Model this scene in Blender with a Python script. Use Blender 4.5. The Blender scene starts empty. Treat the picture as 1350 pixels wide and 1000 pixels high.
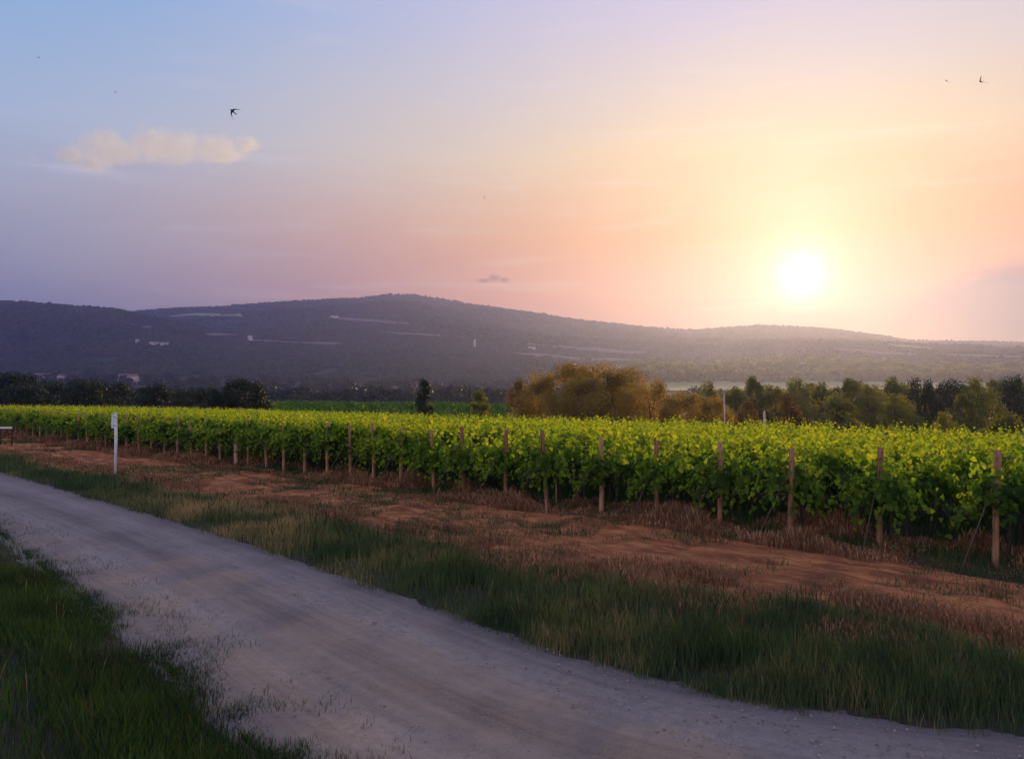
import bpy, math, random
import numpy as np
from mathutils import Vector
R = math.radians
random.seed(7)
rng = np.random.default_rng(7)
sc = bpy.context.scene
COL = sc.collection

# ------------------------------------------------------------------ camera
F = 1060.0            # focal length in pixels of the 1350 wide photograph
CAMZ = 2.8
HOR = 525.0           # horizon row
PITCH = math.atan((HOR - 500) / F)
cam_d = bpy.data.cameras.new('camera')
cam_d.sensor_width = 36
cam_d.lens = 36 * F / 1350
cam_d.clip_start = 0.1
cam_d.clip_end = 30000
cam = bpy.data.objects.new('camera', cam_d)
COL.objects.link(cam)
cam.location = (0, 0, CAMZ)
cam.rotation_euler = (R(90) + PITCH, 0, 0)
sc.camera = cam
sc.view_settings.view_transform = 'Standard'
sc.view_settings.look = 'None'
sc.view_settings.exposure = 0.10
sc.view_settings.gamma = 1
sc.cycles.use_denoising = True
sc.cycles.max_bounces = 30
sc.cycles.diffuse_bounces = 3
sc.cycles.transmission_bounces = 4
sc.cycles.volume_bounces = 24
sc.cycles.transparent_max_bounces = 8
sc.cycles.sample_clamp_indirect = 6


def ray(px, py):
    """direction (x, y, z) with y = 1 through a point of the photograph"""
    dx = (px - 675) / F
    dz = (500 - py) / F
    y = math.cos(PITCH) - dz * math.sin(PITCH)
    z = math.sin(PITCH) + dz * math.cos(PITCH)
    return dx / y, 1.0, z / y


def at(px, py, Y):
    d = ray(px, py)
    return Vector((d[0] * Y, Y, CAMZ + d[2] * Y))


def gp(px, py):
    """the point of flat ground seen at a pixel"""
    d = ray(px, py)
    Y = -CAMZ / d[2]
    return d[0] * Y, Y


SUN_DIR = Vector(ray(1057, 362)).normalized()
SUN_EL = math.asin(SUN_DIR.z)
SUN_AZ = math.atan2(SUN_DIR.x, SUN_DIR.y)     # clockwise from +Y


# ------------------------------------------------------------------ node helper
def lin(c):
    out = []
    for v in c:
        v = v / 255
        out.append(v / 12.92 if v <= 0.04045 else ((v + 0.055) / 1.055) ** 2.4)
    return (*out, 1)


class N:
    def __init__(s, tree):
        s.t = tree
        tree.nodes.clear()

    def node(s, kind, **kw):
        n = s.t.nodes.new(kind)
        for k, v in kw.items():
            setattr(n, k, v)
        return n

    def put(s, sock, v):
        if isinstance(v, bpy.types.NodeSocket):
            s.t.links.new(v, sock)
        elif v is not None:
            sock.default_value = v

    def m(s, op, a, b=None, c=None, clamp=False):
        n = s.node('ShaderNodeMath', operation=op, use_clamp=clamp)
        for i, v in enumerate((a, b, c)):
            if v is not None:
                s.put(n.inputs[i], v)
        return n.outputs[0]

    def vm(s, op, a, b=None):
        n = s.node('ShaderNodeVectorMath', operation=op)
        s.put(n.inputs[0], a)
        if b is not None:
            s.put(n.inputs[1], b)
        return n.outputs['Value'] if op in ('DOT_PRODUCT', 'LENGTH') else n.outputs[0]

    def mix(s, f, a, b, blend='MIX'):
        n = s.node('ShaderNodeMix', data_type='RGBA', blend_type=blend)
        s.put(n.inputs[0], f)
        s.put(n.inputs[6], a)
        s.put(n.inputs[7], b)
        return n.outputs[2]

    def ramp(s, f, stops, srgb=True, interp='LINEAR'):
        n = s.node('ShaderNodeValToRGB')
        cr = n.color_ramp
        cr.interpolation = interp
        while len(cr.elements) < len(stops):
            cr.elements.new(0.5)
        for e, (p, c) in zip(cr.elements, stops):
            e.position = p
            e.color = lin(c) if srgb else (*c, 1)
        s.put(n.inputs[0], f)
        return n.outputs[0]

    def noise(s, vec, scale, detail=4, rough=0.55, out=0, dist=0.0):
        n = s.node('ShaderNodeTexNoise')
        s.put(n.inputs['Vector'], vec)
        n.inputs['Scale'].default_value = scale
        n.inputs['Detail'].default_value = detail
        n.inputs['Roughness'].default_value = rough
        n.inputs['Distortion'].default_value = dist
        return n.outputs[out]

    def rng(s, v, a, b, c=0.0, d=1.0, kind='SMOOTHSTEP'):
        n = s.node('ShaderNodeMapRange', interpolation_type=kind)
        s.put(n.inputs[0], v)
        for i, x in enumerate((a, b, c, d)):
            n.inputs[i + 1].default_value = x
        return n.outputs[0]

    def comb(s, x, y, z):
        n = s.node('ShaderNodeCombineXYZ')
        for i, v in enumerate((x, y, z)):
            s.put(n.inputs[i], v)
        return n.outputs[0]


# ------------------------------------------------------------------ world
EAST_FILL = (0.68, 0.50, 0.44)
world = bpy.data.worlds.new("World")
sc.world = world
world.use_nodes = True
w = N(world.node_tree)
tc = w.node('ShaderNodeTexCoord')
dirn = tc.outputs['Generated']
sep = w.node('ShaderNodeSeparateXYZ')
w.put(sep.inputs[0], dirn)
x, y, z = sep.outputs
az = w.m('ARCTAN2', x, y)
dot = w.vm('DOT_PRODUCT', dirn, tuple(SUN_DIR))
T = w.m('MULTIPLY', w.m('ARCCOSINE', w.m('MINIMUM', dot, 0.999999)), 180 / math.pi)
daz = w.m('ABSOLUTE', w.m('SUBTRACT', az, SUN_AZ))
daz = w.m('MINIMUM', daz, w.m('SUBTRACT', 2 * math.pi, daz))
f = w.rng(w.m('MULTIPLY', daz, 180 / math.pi), 60, 2)
# gentle unevenness of the air
wob = w.m('MULTIPLY', w.m('SUBTRACT', w.noise(w.vm('MULTIPLY', dirn, (3, 3, 9)), 1.6, 3), 0.5), 0.10)
zz = w.m('ADD', z, w.m('MULTIPLY', wob, 0.5))
away = w.ramp(zz, [(0.0, (98, 110, 140)), (0.10, (128, 136, 158)), (0.15, (152, 156, 172)), (0.22, (170, 176, 192)),
                   (0.30, (170, 189, 214)), (0.43, (126, 174, 220)), (0.62, (60, 104, 180)), (1.0, (22, 52, 128))])
toward = w.ramp(zz, [(0.0, (140, 92, 92)), (0.07, (184, 106, 66)), (0.125, (232, 126, 20)), (0.20, (244, 158, 30)),
                     (0.29, (244, 206, 146)), (0.36, (230, 208, 190)), (0.445, (214, 202, 220)), (0.62, (110, 140, 200)),
                     (1.0, (40, 76, 156))])
sky = w.mix(f, away, toward)


def gauss(v, s, a):
    q = w.m('DIVIDE', v, s)
    return w.m('MULTIPLY', w.m('EXPONENT', w.m('MULTIPLY', w.m('MULTIPLY', q, q), -1)), a)


def tint(v, c):
    return w.mix(1.0, w.comb(v, v, v), (*c, 1), 'MULTIPLY')


def add(a, b):
    return w.mix(1.0, a, b, 'ADD')


# thin high streaks
sv = w.vm('MULTIPLY', dirn, (1.2, 1.2, 14))
streak = w.rng(w.noise(sv, 3.0, 6, 0.6, dist=0.4), 0.53, 0.80)
sky = w.mix(w.m('MULTIPLY', streak, 0.26), sky, w.mix(f, lin((205, 200, 214)), lin((255, 232, 214))))
# the wispy streak top left
for (cx, cz, sx, sz, a) in ((-0.27, 0.455, 0.11, 0.010, 0.5), (-0.33, 0.435, 0.10, 0.006, 0.30), (-0.50, 0.243, 0.05, 0.004, 0.35),
                            (-0.36, 0.275, 0.12, 0.004, 0.25), (0.02, 0.365, 0.05, 0.004, 0.2)):
    n1 = w.noise(w.vm('MULTIPLY', dirn, (10, 10, 70)), 2.0, 4)
    e1 = w.m('DIVIDE', w.m('SUBTRACT', az, cx), sx)
    e2 = w.m('DIVIDE', w.m('ADD', w.m('SUBTRACT', z, cz), w.m('MULTIPLY', w.m('SUBTRACT', n1, 0.5), 0.02)), sz)
    mk = w.m('EXPONENT', w.m('MULTIPLY', w.m('ADD', w.m('MULTIPLY', e1, e1), w.m('MULTIPLY', e2, e2)), -1))
    sky = w.mix(w.m('MULTIPLY', mk, a), sky, lin((222, 214, 226)))
# low bank of purple-grey cloud along the horizon, higher to the far right
bn = w.noise(w.vm('MULTIPLY', dirn, (1, 1, 2.4)), 7.0, 7, 0.62)
bn2 = w.noise(w.vm('MULTIPLY', dirn, (1, 1, 2.0)), 2.2, 3)
top = w.m('ADD', w.m('MULTIPLY', w.m('SUBTRACT', bn, 0.5), 0.065), 0.104)
top = w.m('ADD', top, w.m('MULTIPLY', w.m('SUBTRACT', bn2, 0.5), 0.05))
top = w.m('ADD', top, w.rng(az, 0.42, 0.56, 0, 0.042))
bank = w.rng(w.m('SUBTRACT', top, z), -0.004, 0.028)
bankcol = w.mix(f, lin((108, 106, 150)), lin((186, 104, 84)))
bankcol = w.mix(w.rng(az, 0.40, 0.60), bankcol, lin((66, 44, 62)))
sky = w.mix(w.m('MULTIPLY', bank, 0.9), sky, bankcol)
# aureole of the low sun, dimmed where the bank covers it
dim = w.m('SUBTRACT', 1, w.m('MULTIPLY', bank, 0.80))
lor = w.m('DIVIDE', 1.8, w.m('ADD', 1.0, w.m('POWER', w.m('DIVIDE', T, 0.95), 2.0)))
g = add(tint(lor, (1, 0.86, 0.55)), tint(gauss(T, 1.6, 0.5), (1, 0.93, 0.7)))
# the glow spreads further upward than sideways
Tu = w.m('MULTIPLY', T, w.rng(w.m('SUBTRACT', z, SUN_DIR.z), -0.05, 0.2, 1.2, 0.72))
T2 = w.m('MULTIPLY', w.m('ARCCOSINE', w.m('MINIMUM', w.vm('DOT_PRODUCT', dirn, tuple(Vector(ray(1050, 310)).normalized())), 0.999999)), 180 / math.pi)
g = add(g, tint(gauss(T2, 5.5, 0.13), (0.9, 0.95, 0.80)))
g = add(g, tint(gauss(Tu, 8.5, 0.07), (0.75, 0.86, 0.66)))
sky = add(sky, w.mix(1.0, g, w.comb(dim, dim, dim), 'MULTIPLY'))
# pale pink fill added to the unseen sky opposite the sun, brightening the foreground
east_fill = w.m('MULTIPLY', w.rng(dot, 0.35, -0.8), w.rng(z, 0.0, 0.12))
sky = add(sky, tint(w.m('MULTIPLY', east_fill, 1.0), EAST_FILL))
# below the horizon: dull
sky = w.mix(w.rng(z, -0.02, -0.10), sky, lin((60, 60, 70)))

nis = w.node('ShaderNodeTexSky', sky_type='NISHITA')
nis.sun_disc = False
nis.sun_elevation = SUN_EL
nis.sun_rotation = SUN_AZ
nis.air_density = 1.0
nis.dust_density = 0.6
nis.ozone_density = 3.0
bgn = w.node('ShaderNodeBackground')
w.put(bgn.inputs[0], nis.outputs[0])
bgn.inputs[1].default_value = 0.012
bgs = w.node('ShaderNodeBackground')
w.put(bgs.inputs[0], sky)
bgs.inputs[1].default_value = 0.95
ads = w.node('ShaderNodeAddShader')
w.put(ads.inputs[0], bgn.outputs[0])
w.put(ads.inputs[1], bgs.outputs[0])
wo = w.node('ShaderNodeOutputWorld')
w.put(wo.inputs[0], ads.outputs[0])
world.cycles.sampling_method = 'MANUAL'
world.cycles.sample_map_resolution = 1024

# ------------------------------------------------------------------ sun
sun_d = bpy.data.lights.new('sun', 'SUN')
sun_d.energy = 4.2
sun_d.angle = R(2.0)
sun_d.color = (1.0, 0.62, 0.16)
sun = bpy.data.objects.new('sun', sun_d)
COL.objects.link(sun)
sun.rotation_euler = SUN_DIR.to_track_quat('Z', 'Y').to_euler()


# ------------------------------------------------------------------ object helpers
def np_mesh(name, V, Fc, mat=None, tint=None, smooth=False, extra=None):
    V = np.asarray(V, np.float32).reshape(-1, 3)
    Fc = np.asarray(Fc, np.int32)
    k = Fc.shape[1]
    me = bpy.data.meshes.new(name)
    me.vertices.add(len(V))
    me.vertices.foreach_set('co', V.ravel())
    me.loops.add(Fc.size)
    me.loops.foreach_set('vertex_index', Fc.ravel())
    me.polygons.add(len(Fc))
    me.polygons.foreach_set('loop_start', np.arange(0, Fc.size, k, dtype=np.int32))
    me.polygons.foreach_set('loop_total', np.full(len(Fc), k, np.int32))
    me.update(calc_edges=True)
    if smooth:
        me.polygons.foreach_set('use_smooth', np.ones(len(Fc), bool))
    if tint is not None:
        a = me.attributes.new('tint', 'FLOAT', 'POINT')
        a.data.foreach_set('value', np.asarray(tint, np.float32))
    for nm, arr in (extra or {}).items():
        a = me.attributes.new(nm, 'FLOAT', 'POINT')
        a.data.foreach_set('value', np.asarray(arr, np.float32))
    if mat:
        me.materials.append(mat)
    return me


def link(name, data, parent=None, loc=None, rz=None):
    o = bpy.data.objects.new(name, data)
    COL.objects.link(o)
    if parent is not None:
        o.parent = parent
    if loc is not None:
        o.location = loc
    if rz is not None:
        o.rotation_euler = (0, 0, rz)
    return o


def tag(o, label=None, cat=None, group=None, kind=None):
    if label:
        o['label'] = label
    if cat:
        o['category'] = cat
    if group:
        o['group'] = group
    if kind:
        o['kind'] = kind
    return o


def copy_tree(o, parent=None):
    c = o.copy()
    COL.objects.link(c)
    c.parent = parent
    for ch in list(o.children):
        copy_tree(ch, c)
    return c


def ordinal(n):
    small = ['first', 'second', 'third', 'fourth', 'fifth', 'sixth', 'seventh', 'eighth', 'ninth', 'tenth', 'eleventh', 'twelfth',
             'thirteenth', 'fourteenth', 'fifteenth', 'sixteenth', 'seventeenth', 'eighteenth', 'nineteenth', 'twentieth']
    if n <= 20:
        return small[n - 1]
    return f"{n}{ {1: 'st', 2: 'nd', 3: 'rd'}.get(n % 10, 'th') }"


def tube(path, radii, n=8, cap=True):
    """verts and quads of a tapered tube through points"""
    path = np.asarray(path, float)
    V = []
    for i, p in enumerate(path):
        a = path[min(i + 1, len(path) - 1)] - path[max(i - 1, 0)]
        a /= np.linalg.norm(a) + 1e-9
        ref = np.array([1, 0, 0]) if abs(a[0]) < 0.8 else np.array([0, 1, 0])
        u = np.cross(a, ref)
        u /= np.linalg.norm(u)
        v = np.cross(a, u)
        for k in range(n):
            t = 2 * math.pi * k / n
            V.append(p + (u * math.cos(t) + v * math.sin(t)) * radii[i])
    Q = []
    for i in range(len(path) - 1):
        for k in range(n):
            Q.append((i * n + k, i * n + (k + 1) % n, (i + 1) * n + (k + 1) % n, (i + 1) * n + k))
    if cap:
        for e, flip in ((0, True), (len(path) - 1, False)):
            c = len(V)
            V.append(path[e])
            for k in range(0, n):
                a, b = e * n + k, e * n + (k + 1) % n
                Q.append((c, b, a, a) if flip else (c, a, b, b))
    return np.array(V), Q


class MB:
    def __init__(s):
        s.V, s.P, s.n = [], [], 0

    def add(s, V, P):
        s.V.append(np.asarray(V, float))
        s.P += [tuple(dict.fromkeys(i + s.n for i in p)) for p in P]
        s.n += len(V)

    def tube(s, path, radii, n=8):
        s.add(*tube(path, radii, n))

    def box(s, c, size, rot=0.0):
        cx, cy, cz = c
        hx, hy, hz = size[0] / 2, size[1] / 2, size[2] / 2
        V = np.array([(a * hx, b * hy, d * hz) for a in (-1, 1) for b in (-1, 1) for d in (-1, 1)])
        cr, sr = math.cos(rot), math.sin(rot)
        V = np.c_[V[:, 0] * cr - V[:, 1] * sr + cx, V[:, 0] * sr + V[:, 1] * cr + cy, V[:, 2] + cz]
        s.add(V, [(0, 1, 3, 2), (4, 6, 7, 5), (0, 4, 5, 1), (2, 3, 7, 6), (0, 2, 6, 4), (1, 5, 7, 3)])

    def mesh(s, name, mat, smooth=False):
        me = bpy.data.meshes.new(name)
        me.from_pydata(np.concatenate(s.V).tolist(), [], s.P)
        me.update()
        if smooth:
            for p in me.polygons:
                p.use_smooth = True
        me.materials.append(mat)
        return me


def hash2(ix, iy, seed):
    n = (ix.astype(np.int64) * 374761393 + iy.astype(np.int64) * 668265263 + seed * 1442695041) & 0xFFFFFFFF
    n = ((n ^ (n >> 13)) * 1274126177) & 0xFFFFFFFF
    return ((n ^ (n >> 16)) & 0xFFFFFF) / float(0xFFFFFF)


def vnoise(x, y, seed=0):
    x = np.asarray(x, float)
    y = np.asarray(y, float)
    ix, iy = np.floor(x), np.floor(y)
    fx, fy = x - ix, y - iy
    fx, fy = fx * fx * (3 - 2 * fx), fy * fy * (3 - 2 * fy)
    h = lambda a, b: hash2(ix + a, iy + b, seed)
    return (h(0, 0) * (1 - fx) + h(1, 0) * fx) * (1 - fy) + (h(0, 1) * (1 - fx) + h(1, 1) * fx) * fy


def fbm(x, y, seed=0, oct=4):
    v, a, t = 0, 0.5, 0
    for i in range(oct):
        v = v + a * vnoise(np.asarray(x) * 2 ** i + 17.3 * i, np.asarray(y) * 2 ** i - 9.1 * i, seed + i)
        t += a
        a *= 0.5
    return v / t


# ------------------------------------------------------------------ terrain shape
def zy(py, Y):
    return CAMZ + (HOR - py) * Y / F


RB = np.array([(-900, 500), (-300, 470), (60, 428), (160, 410), (230, 405), (300, 402), (400, 394), (470, 391), (505, 386.5),
               (545, 386), (580, 392), (650, 404), (700, 411), (800, 425.5), (870, 431), (915, 434), (960, 430), (1000, 427.5),
               (1050, 429), (1100, 433), (1150, 439.5), (1200, 446.5), (1250, 449), (1290, 448), (1350, 450), (1700, 440), (2300, 450)])
RF = np.array([(-900, 420), (-300, 400), (-60, 397), (0, 399), (60, 402), (110, 406), (150, 410.5), (200, 420), (260, 431), (330, 448), (400, 470),
               (500, 505), (700, 540), (3000, 560)])


def height(X, Y):
    X = np.asarray(X, float)
    Y = np.asarray(Y, float)
    d = np.clip((X + Y - 21.6) / 1.414, 0, 90)
    z = -0.020 * d
    z = z - 2.5 * np.clip((Y - 110) / 300, 0, 1) ** 1.0
    z = z + 2.5 * np.exp(-((X + 17) / 26) ** 2 - ((Y - 118) / 34) ** 2)
    Yc = np.maximum(Y, 1.0)
    u = np.clip(X / Yc, -3, 3)
    px = 675 + u * F
    far = np.interp(Yc, [0, 380, 700, 1000, 1150, 3200], [0, 0, 2.0, 20, 27, 27])
    t = np.clip((Yc - 1150) / 2050, 0, 1)
    rb = zy(np.interp(px, RB[:, 0], RB[:, 1]), 3200)
    hill = (rb - 27) * (t ** 1.08)
    n = (fbm(X / 420 + 3, Y / 420, 11, 4) - 0.5) * 150 * np.sin(math.pi * t) ** 0.8
    back = np.where(Yc > 3200, (Yc - 3200) * 0.25, 0)
    z1 = far + hill + n * (0.35 + 0.65 * t) - back
    rf = zy(np.interp(px, RF[:, 0], RF[:, 1]), 2050)
    k = np.exp(-(np.maximum(0, np.abs(Yc - 2050)) / 520) ** 2)
    z2 = np.where(Yc > 700, far + (rf - far) * k + (fbm(X / 300, Y / 300, 31, 4) - 0.5) * 45 * k * np.clip(np.abs(Yc - 2050) / 300, 0, 1), -99)
    zf = np.maximum(z1, z2)
    return z + zf + np.where(Yc > 380, (fbm(X / 60, Y / 60, 5, 3) - 0.5) * 1.5, 0)


def gz(X, Y):
    return float(height(np.array([X]), np.array([Y]))[0])


def march(px, py, y0=400, y1=3300):
    d = ray(px, py)
    Y = np.geomspace(y0, y1, 3000)
    zr = CAMZ + d[2] * Y
    h = height(d[0] * Y, Y)
    hit = np.nonzero(h >= zr)[0]
    i = hit[0] if len(hit) else len(Y) - 1
    return d[0] * Y[i], Y[i]


def sheet(name, Ys, ncol, mat):
    v = np.linspace(-1, 1, ncol)
    v = np.sign(v) * np.abs(v) ** 1.25
    W = np.maximum(240, 1.45 * Ys)
    X = W[:, None] * v[None, :]
    Y = np.repeat(Ys[:, None], ncol, 1)
    Z = height(X, Y)
    V = np.stack([X, Y, Z], -1).reshape(-1, 3)
    i = np.arange(len(Ys) - 1)[:, None] * ncol + np.arange(ncol - 1)[None, :]
    Fc = np.stack([i, i + 1, i + 1 + ncol, i + ncol], -1).reshape(-1, 4)
    return link(name, np_mesh(name, V, Fc, mat, smooth=True))


# ------------------------------------------------------------------ materials
def new_mat(name):
    m = bpy.data.materials.new(name)
    m.use_nodes = True
    return m, N(m.node_tree)


def principled(n, col, rough=0.85, bump=None, dist=0.02, strength=1.0, spec=0.3):
    p = n.node('ShaderNodeBsdfPrincipled')
    n.put(p.inputs['Base Color'], col)
    n.put(p.inputs['Roughness'], rough)
    p.inputs['Specular IOR Level'].default_value = spec
    if bump is not None:
        b = n.node('ShaderNodeBump')
        b.inputs['Strength'].default_value = strength
        b.inputs['Distance'].default_value = dist
        n.put(b.inputs['Height'], bump)
        n.t.links.new(b.outputs[0], p.inputs['Normal'])
    o = n.node('ShaderNodeOutputMaterial')
    n.t.links.new(p.outputs[0], o.inputs[0])
    return p


def pos(n):
    return n.node('ShaderNodeNewGeometry').outputs['Position']


def attr(n, name):
    return n.node('ShaderNodeAttribute', attribute_name=name).outputs['Fac']


def leaf_mat(name, stops, tr_gain=1.6, tr_mix=0.5, rough=0.5, spec=0.25, nscale=0.35):
    """thin leaves: reflect, and let some light through; colour varies leaf by leaf"""
    m, n = new_mat(name)
    t = attr(n, 'tint')
    patch = n.noise(pos(n), nscale, 3)
    info = n.node('ShaderNodeObjectInfo').outputs['Random']
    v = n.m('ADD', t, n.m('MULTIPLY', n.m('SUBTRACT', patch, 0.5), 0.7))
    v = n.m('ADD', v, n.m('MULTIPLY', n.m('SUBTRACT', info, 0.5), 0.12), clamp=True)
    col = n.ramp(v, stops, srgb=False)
    d = n.node('ShaderNodeBsdfPrincipled')
    n.put(d.inputs['Base Color'], col)
    d.inputs['Roughness'].default_value = rough
    d.inputs['Specular IOR Level'].default_value = spec
    tr = n.node('ShaderNodeBsdfTranslucent')
    tc_ = n.mix(1.0, col, (tr_gain * 1.15, tr_gain * 1.0, tr_gain * 0.35, 1), 'MULTIPLY')
    n.put(tr.inputs[0], tc_)
    mx = n.node('ShaderNodeMixShader')
    mx.inputs[0].default_value = tr_mix
    n.t.links.new(d.outputs[0], mx.inputs[1])
    n.t.links.new(tr.outputs[0], mx.inputs[2])
    o = n.node('ShaderNodeOutputMaterial')
    n.t.links.new(mx.outputs[0], o.inputs[0])
    return m


M = {}
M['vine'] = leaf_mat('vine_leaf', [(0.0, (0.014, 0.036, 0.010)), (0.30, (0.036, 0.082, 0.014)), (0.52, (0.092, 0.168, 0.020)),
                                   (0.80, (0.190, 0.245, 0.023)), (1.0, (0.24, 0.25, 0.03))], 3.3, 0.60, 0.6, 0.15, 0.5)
M['far_vine'] = leaf_mat('far_vine_leaf', [(0.0, (0.02, 0.07, 0.02)), (0.5, (0.035, 0.105, 0.03)), (1.0, (0.06, 0.14, 0.035))], 2.2, 0.5)
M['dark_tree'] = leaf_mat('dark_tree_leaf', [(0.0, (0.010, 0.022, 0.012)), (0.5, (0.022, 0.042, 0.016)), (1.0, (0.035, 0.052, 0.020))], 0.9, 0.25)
M['green_tree'] = leaf_mat('green_tree_leaf', [(0.0, (0.06, 0.072, 0.024)), (0.5, (0.11, 0.125, 0.038)), (1.0, (0.18, 0.185, 0.055))], 2.6, 0.55, nscale=0.2)
M['gold_tree'] = leaf_mat('gold_tree_leaf', [(0.0, (0.085, 0.068, 0.026)), (0.5, (0.175, 0.130, 0.042)), (1.0, (0.26, 0.20, 0.06))], 2.8, 0.55, nscale=0.2)
M['rust_tree'] = leaf_mat('rust_tree_leaf', [(0.0, (0.05, 0.035, 0.018)), (0.5, (0.11, 0.075, 0.030)), (1.0, (0.20, 0.13, 0.05))], 2.0, 0.5, nscale=0.2)
M['grass'] = leaf_mat('grass_blade', [(0.0, (0.028, 0.060, 0.028)), (0.40, (0.062, 0.108, 0.046)), (0.70, (0.13, 0.15, 0.070)), (1.0, (0.42, 0.30, 0.17))], 1.6, 0.4, 0.6, 0.15, 0.9)
M['lawn'] = leaf_mat('lawn_blade', [(0.0, (0.012, 0.028, 0.018)), (0.40, (0.030, 0.075, 0.024)), (0.75, (0.060, 0.145, 0.030)), (1.0, (0.15, 0.19, 0.06))], 1.6, 0.4, 0.6, 0.15, 0.7)
M['straw'] = leaf_mat('straw_blade', [(0.0, (0.16, 0.08, 0.045)), (0.5, (0.40, 0.22, 0.12)), (1.0, (0.68, 0.45, 0.28))], 0.8, 0.25, 0.8, 0.05, 1.2)
M['stem'] = leaf_mat('seed_stem', [(0.0, (0.03, 0.03, 0.022)), (0.5, (0.07, 0.065, 0.040)), (1.0, (0.22, 0.18, 0.12))], 0.8, 0.25, 0.8, 0.05, 1.2)


def wood_mat(name, a, b, c):
    m, n = new_mat(name)
    p = n.node('ShaderNodeTexCoord').outputs['Object']
    g1 = n.noise(n.vm('MULTIPLY', p, (30, 30, 2.2)), 1.6, 6, 0.6, dist=0.5)
    g2 = n.noise(p, 3.5, 4)
    rnd = n.node('ShaderNodeObjectInfo').outputs['Random']
    col = n.ramp(n.m('ADD', g1, n.m('MULTIPLY', n.m('SUBTRACT', rnd, 0.5), 0.25)), [(0.25, a), (0.5, b), (0.78, c)], srgb=False)
    col = n.mix(n.rng(g2, 0.5, 0.75), col, (0.06, 0.05, 0.045, 1))
    principled(n, col, 0.85, g1, 0.012, 0.9)
    return m


M['post'] = wood_mat('post_wood', (0.10, 0.048, 0.028), (0.34, 0.17, 0.095), (0.58, 0.33, 0.19))
M['pale_wood'] = wood_mat('pale_wood', (0.35, 0.22, 0.16), (0.62, 0.42, 0.32), (0.72, 0.55, 0.45))
M['bark'] = wood_mat('bark', (0.02, 0.014, 0.010), (0.055, 0.040, 0.028), (0.11, 0.08, 0.055))

m, n = new_mat('galvanised_wire')
p = principled(n, (0.10, 0.075, 0.055, 1), 0.75)
p.inputs['Metallic'].default_value = 0.2
M['wire'] = m
m, n = new_mat('white_paint')
q = n.noise(pos(n), 9, 4)
principled(n, n.mix(n.rng(q, 0.45, 0.75), (0.74, 0.73, 0.72, 1), (0.50, 0.47, 0.44, 1)), 0.5, q, 0.002)
M['white'] = m
m, n = new_mat('plate_paint')
principled(n, n.mix(n.rng(n.noise(pos(n), 7, 3), 0.5, 0.7), (0.56, 0.66, 0.76, 1), (0.42, 0.5, 0.58, 1)), 0.4)
M['plate'] = m
m, n = new_mat('grey_metal')
principled(n, n.mix(n.noise(pos(n), 5, 3), (0.30, 0.27, 0.24, 1), (0.46, 0.42, 0.38, 1)), 0.6)
M['grey'] = m
m, n = new_mat('bird_feather')
principled(n, n.mix(n.noise(pos(n), 30, 2), (0.015, 0.013, 0.014, 1), (0.035, 0.03, 0.03, 1)), 0.7)
M['bird'] = m
m, n = new_mat('house_plaster')
principled(n, n.mix(n.noise(pos(n), 0.4, 3), (0.72, 0.66, 0.60, 1), (0.55, 0.5, 0.46, 1)), 0.85)
M['plaster'] = m
m, n = new_mat('roof_tile')
principled(n, n.mix(n.noise(pos(n), 0.8, 3), (0.34, 0.16, 0.10, 1), (0.22, 0.12, 0.09, 1)), 0.85)
M['tile'] = m
m, n = new_mat('dark_glass')
principled(n, (0.03, 0.035, 0.045, 1), 0.15)
M['glass'] = m

# ground: thatch and soil
m, n = new_mat('ground_soil')
P_ = pos(n)
a = n.noise(P_, 0.5, 5)
b = n.noise(P_, 9, 6, 0.7)
c = n.mix(n.rng(a, 0.35, 0.65), (0.030, 0.040, 0.020, 1), (0.060, 0.045, 0.028, 1))
c = n.mix(n.rng(b, 0.4, 0.75), c, (0.10, 0.070, 0.045, 1))
principled(n, c, 0.95, b, 0.03)
M['ground'] = m

# hills: scrub and woods, drier clearings
m, n = new_mat('hill_scrub')
P_ = pos(n)
a = n.noise(P_, 0.004, 6, 0.6)
b = n.noise(P_, 0.045, 5, 0.7)
c = n.mix(b, (0.022, 0.034, 0.024, 1), (0.055, 0.066, 0.038, 1))
c = n.mix(n.rng(a, 0.58, 0.70), c, (0.10, 0.092, 0.058, 1))
principled(n, c, 1.0, b, 12.0)
M['hill'] = m

m, n = new_mat('dry_field')
P_ = pos(n)
a = n.noise(P_, 0.02, 5, 0.6)
c = n.mix(a, (0.27, 0.20, 0.15, 1), (0.12, 0.10, 0.07, 1))
principled(n, c, 1.0)
M['field'] = m
m, n = new_mat('meadow')
P_ = pos(n)
a = n.noise(P_, 0.02, 5, 0.6)
c = n.mix(a, (0.36, 0.38, 0.15, 1), (0.24, 0.28, 0.10, 1))
principled(n, c, 1.0)
M['meadow'] = m

# gravel road: compacted pale gravel with two worn tracks
m, n = new_mat('gravel_surface')
P_ = pos(n)
ac = attr(n, 'across')
al = attr(n, 'along')
uv = n.comb(n.m('MULTIPLY', ac, 3.2), al, 0.0)
st = n.noise(n.vm('MULTIPLY', uv, (6.0, 0.28, 1)), 1.5, 5, 0.6, dist=0.3)
big = n.noise(P_, 0.6, 5, 0.6)
fine = n.noise(P_, 42, 4, 0.75)
grit = n.noise(P_, 140, 3, 0.8)
vor = n.node('ShaderNodeTexVoronoi')
n.put(vor.inputs['Vector'], P_)
vor.inputs['Scale'].default_value = 55
vsep = vor.outputs['Distance']
rut = n.ramp(ac, [(0.0, (0.2,) * 3), (0.13, (0.5,) * 3), (0.27, (1.0,) * 3), (0.40, (0.55,) * 3), (0.52, (0.15,) * 3), (0.63, (0.6,) * 3),
                  (0.76, (1.0,) * 3), (0.90, (0.45,) * 3), (1.0, (0.1,) * 3)], srgb=False, interp='EASE')
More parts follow.
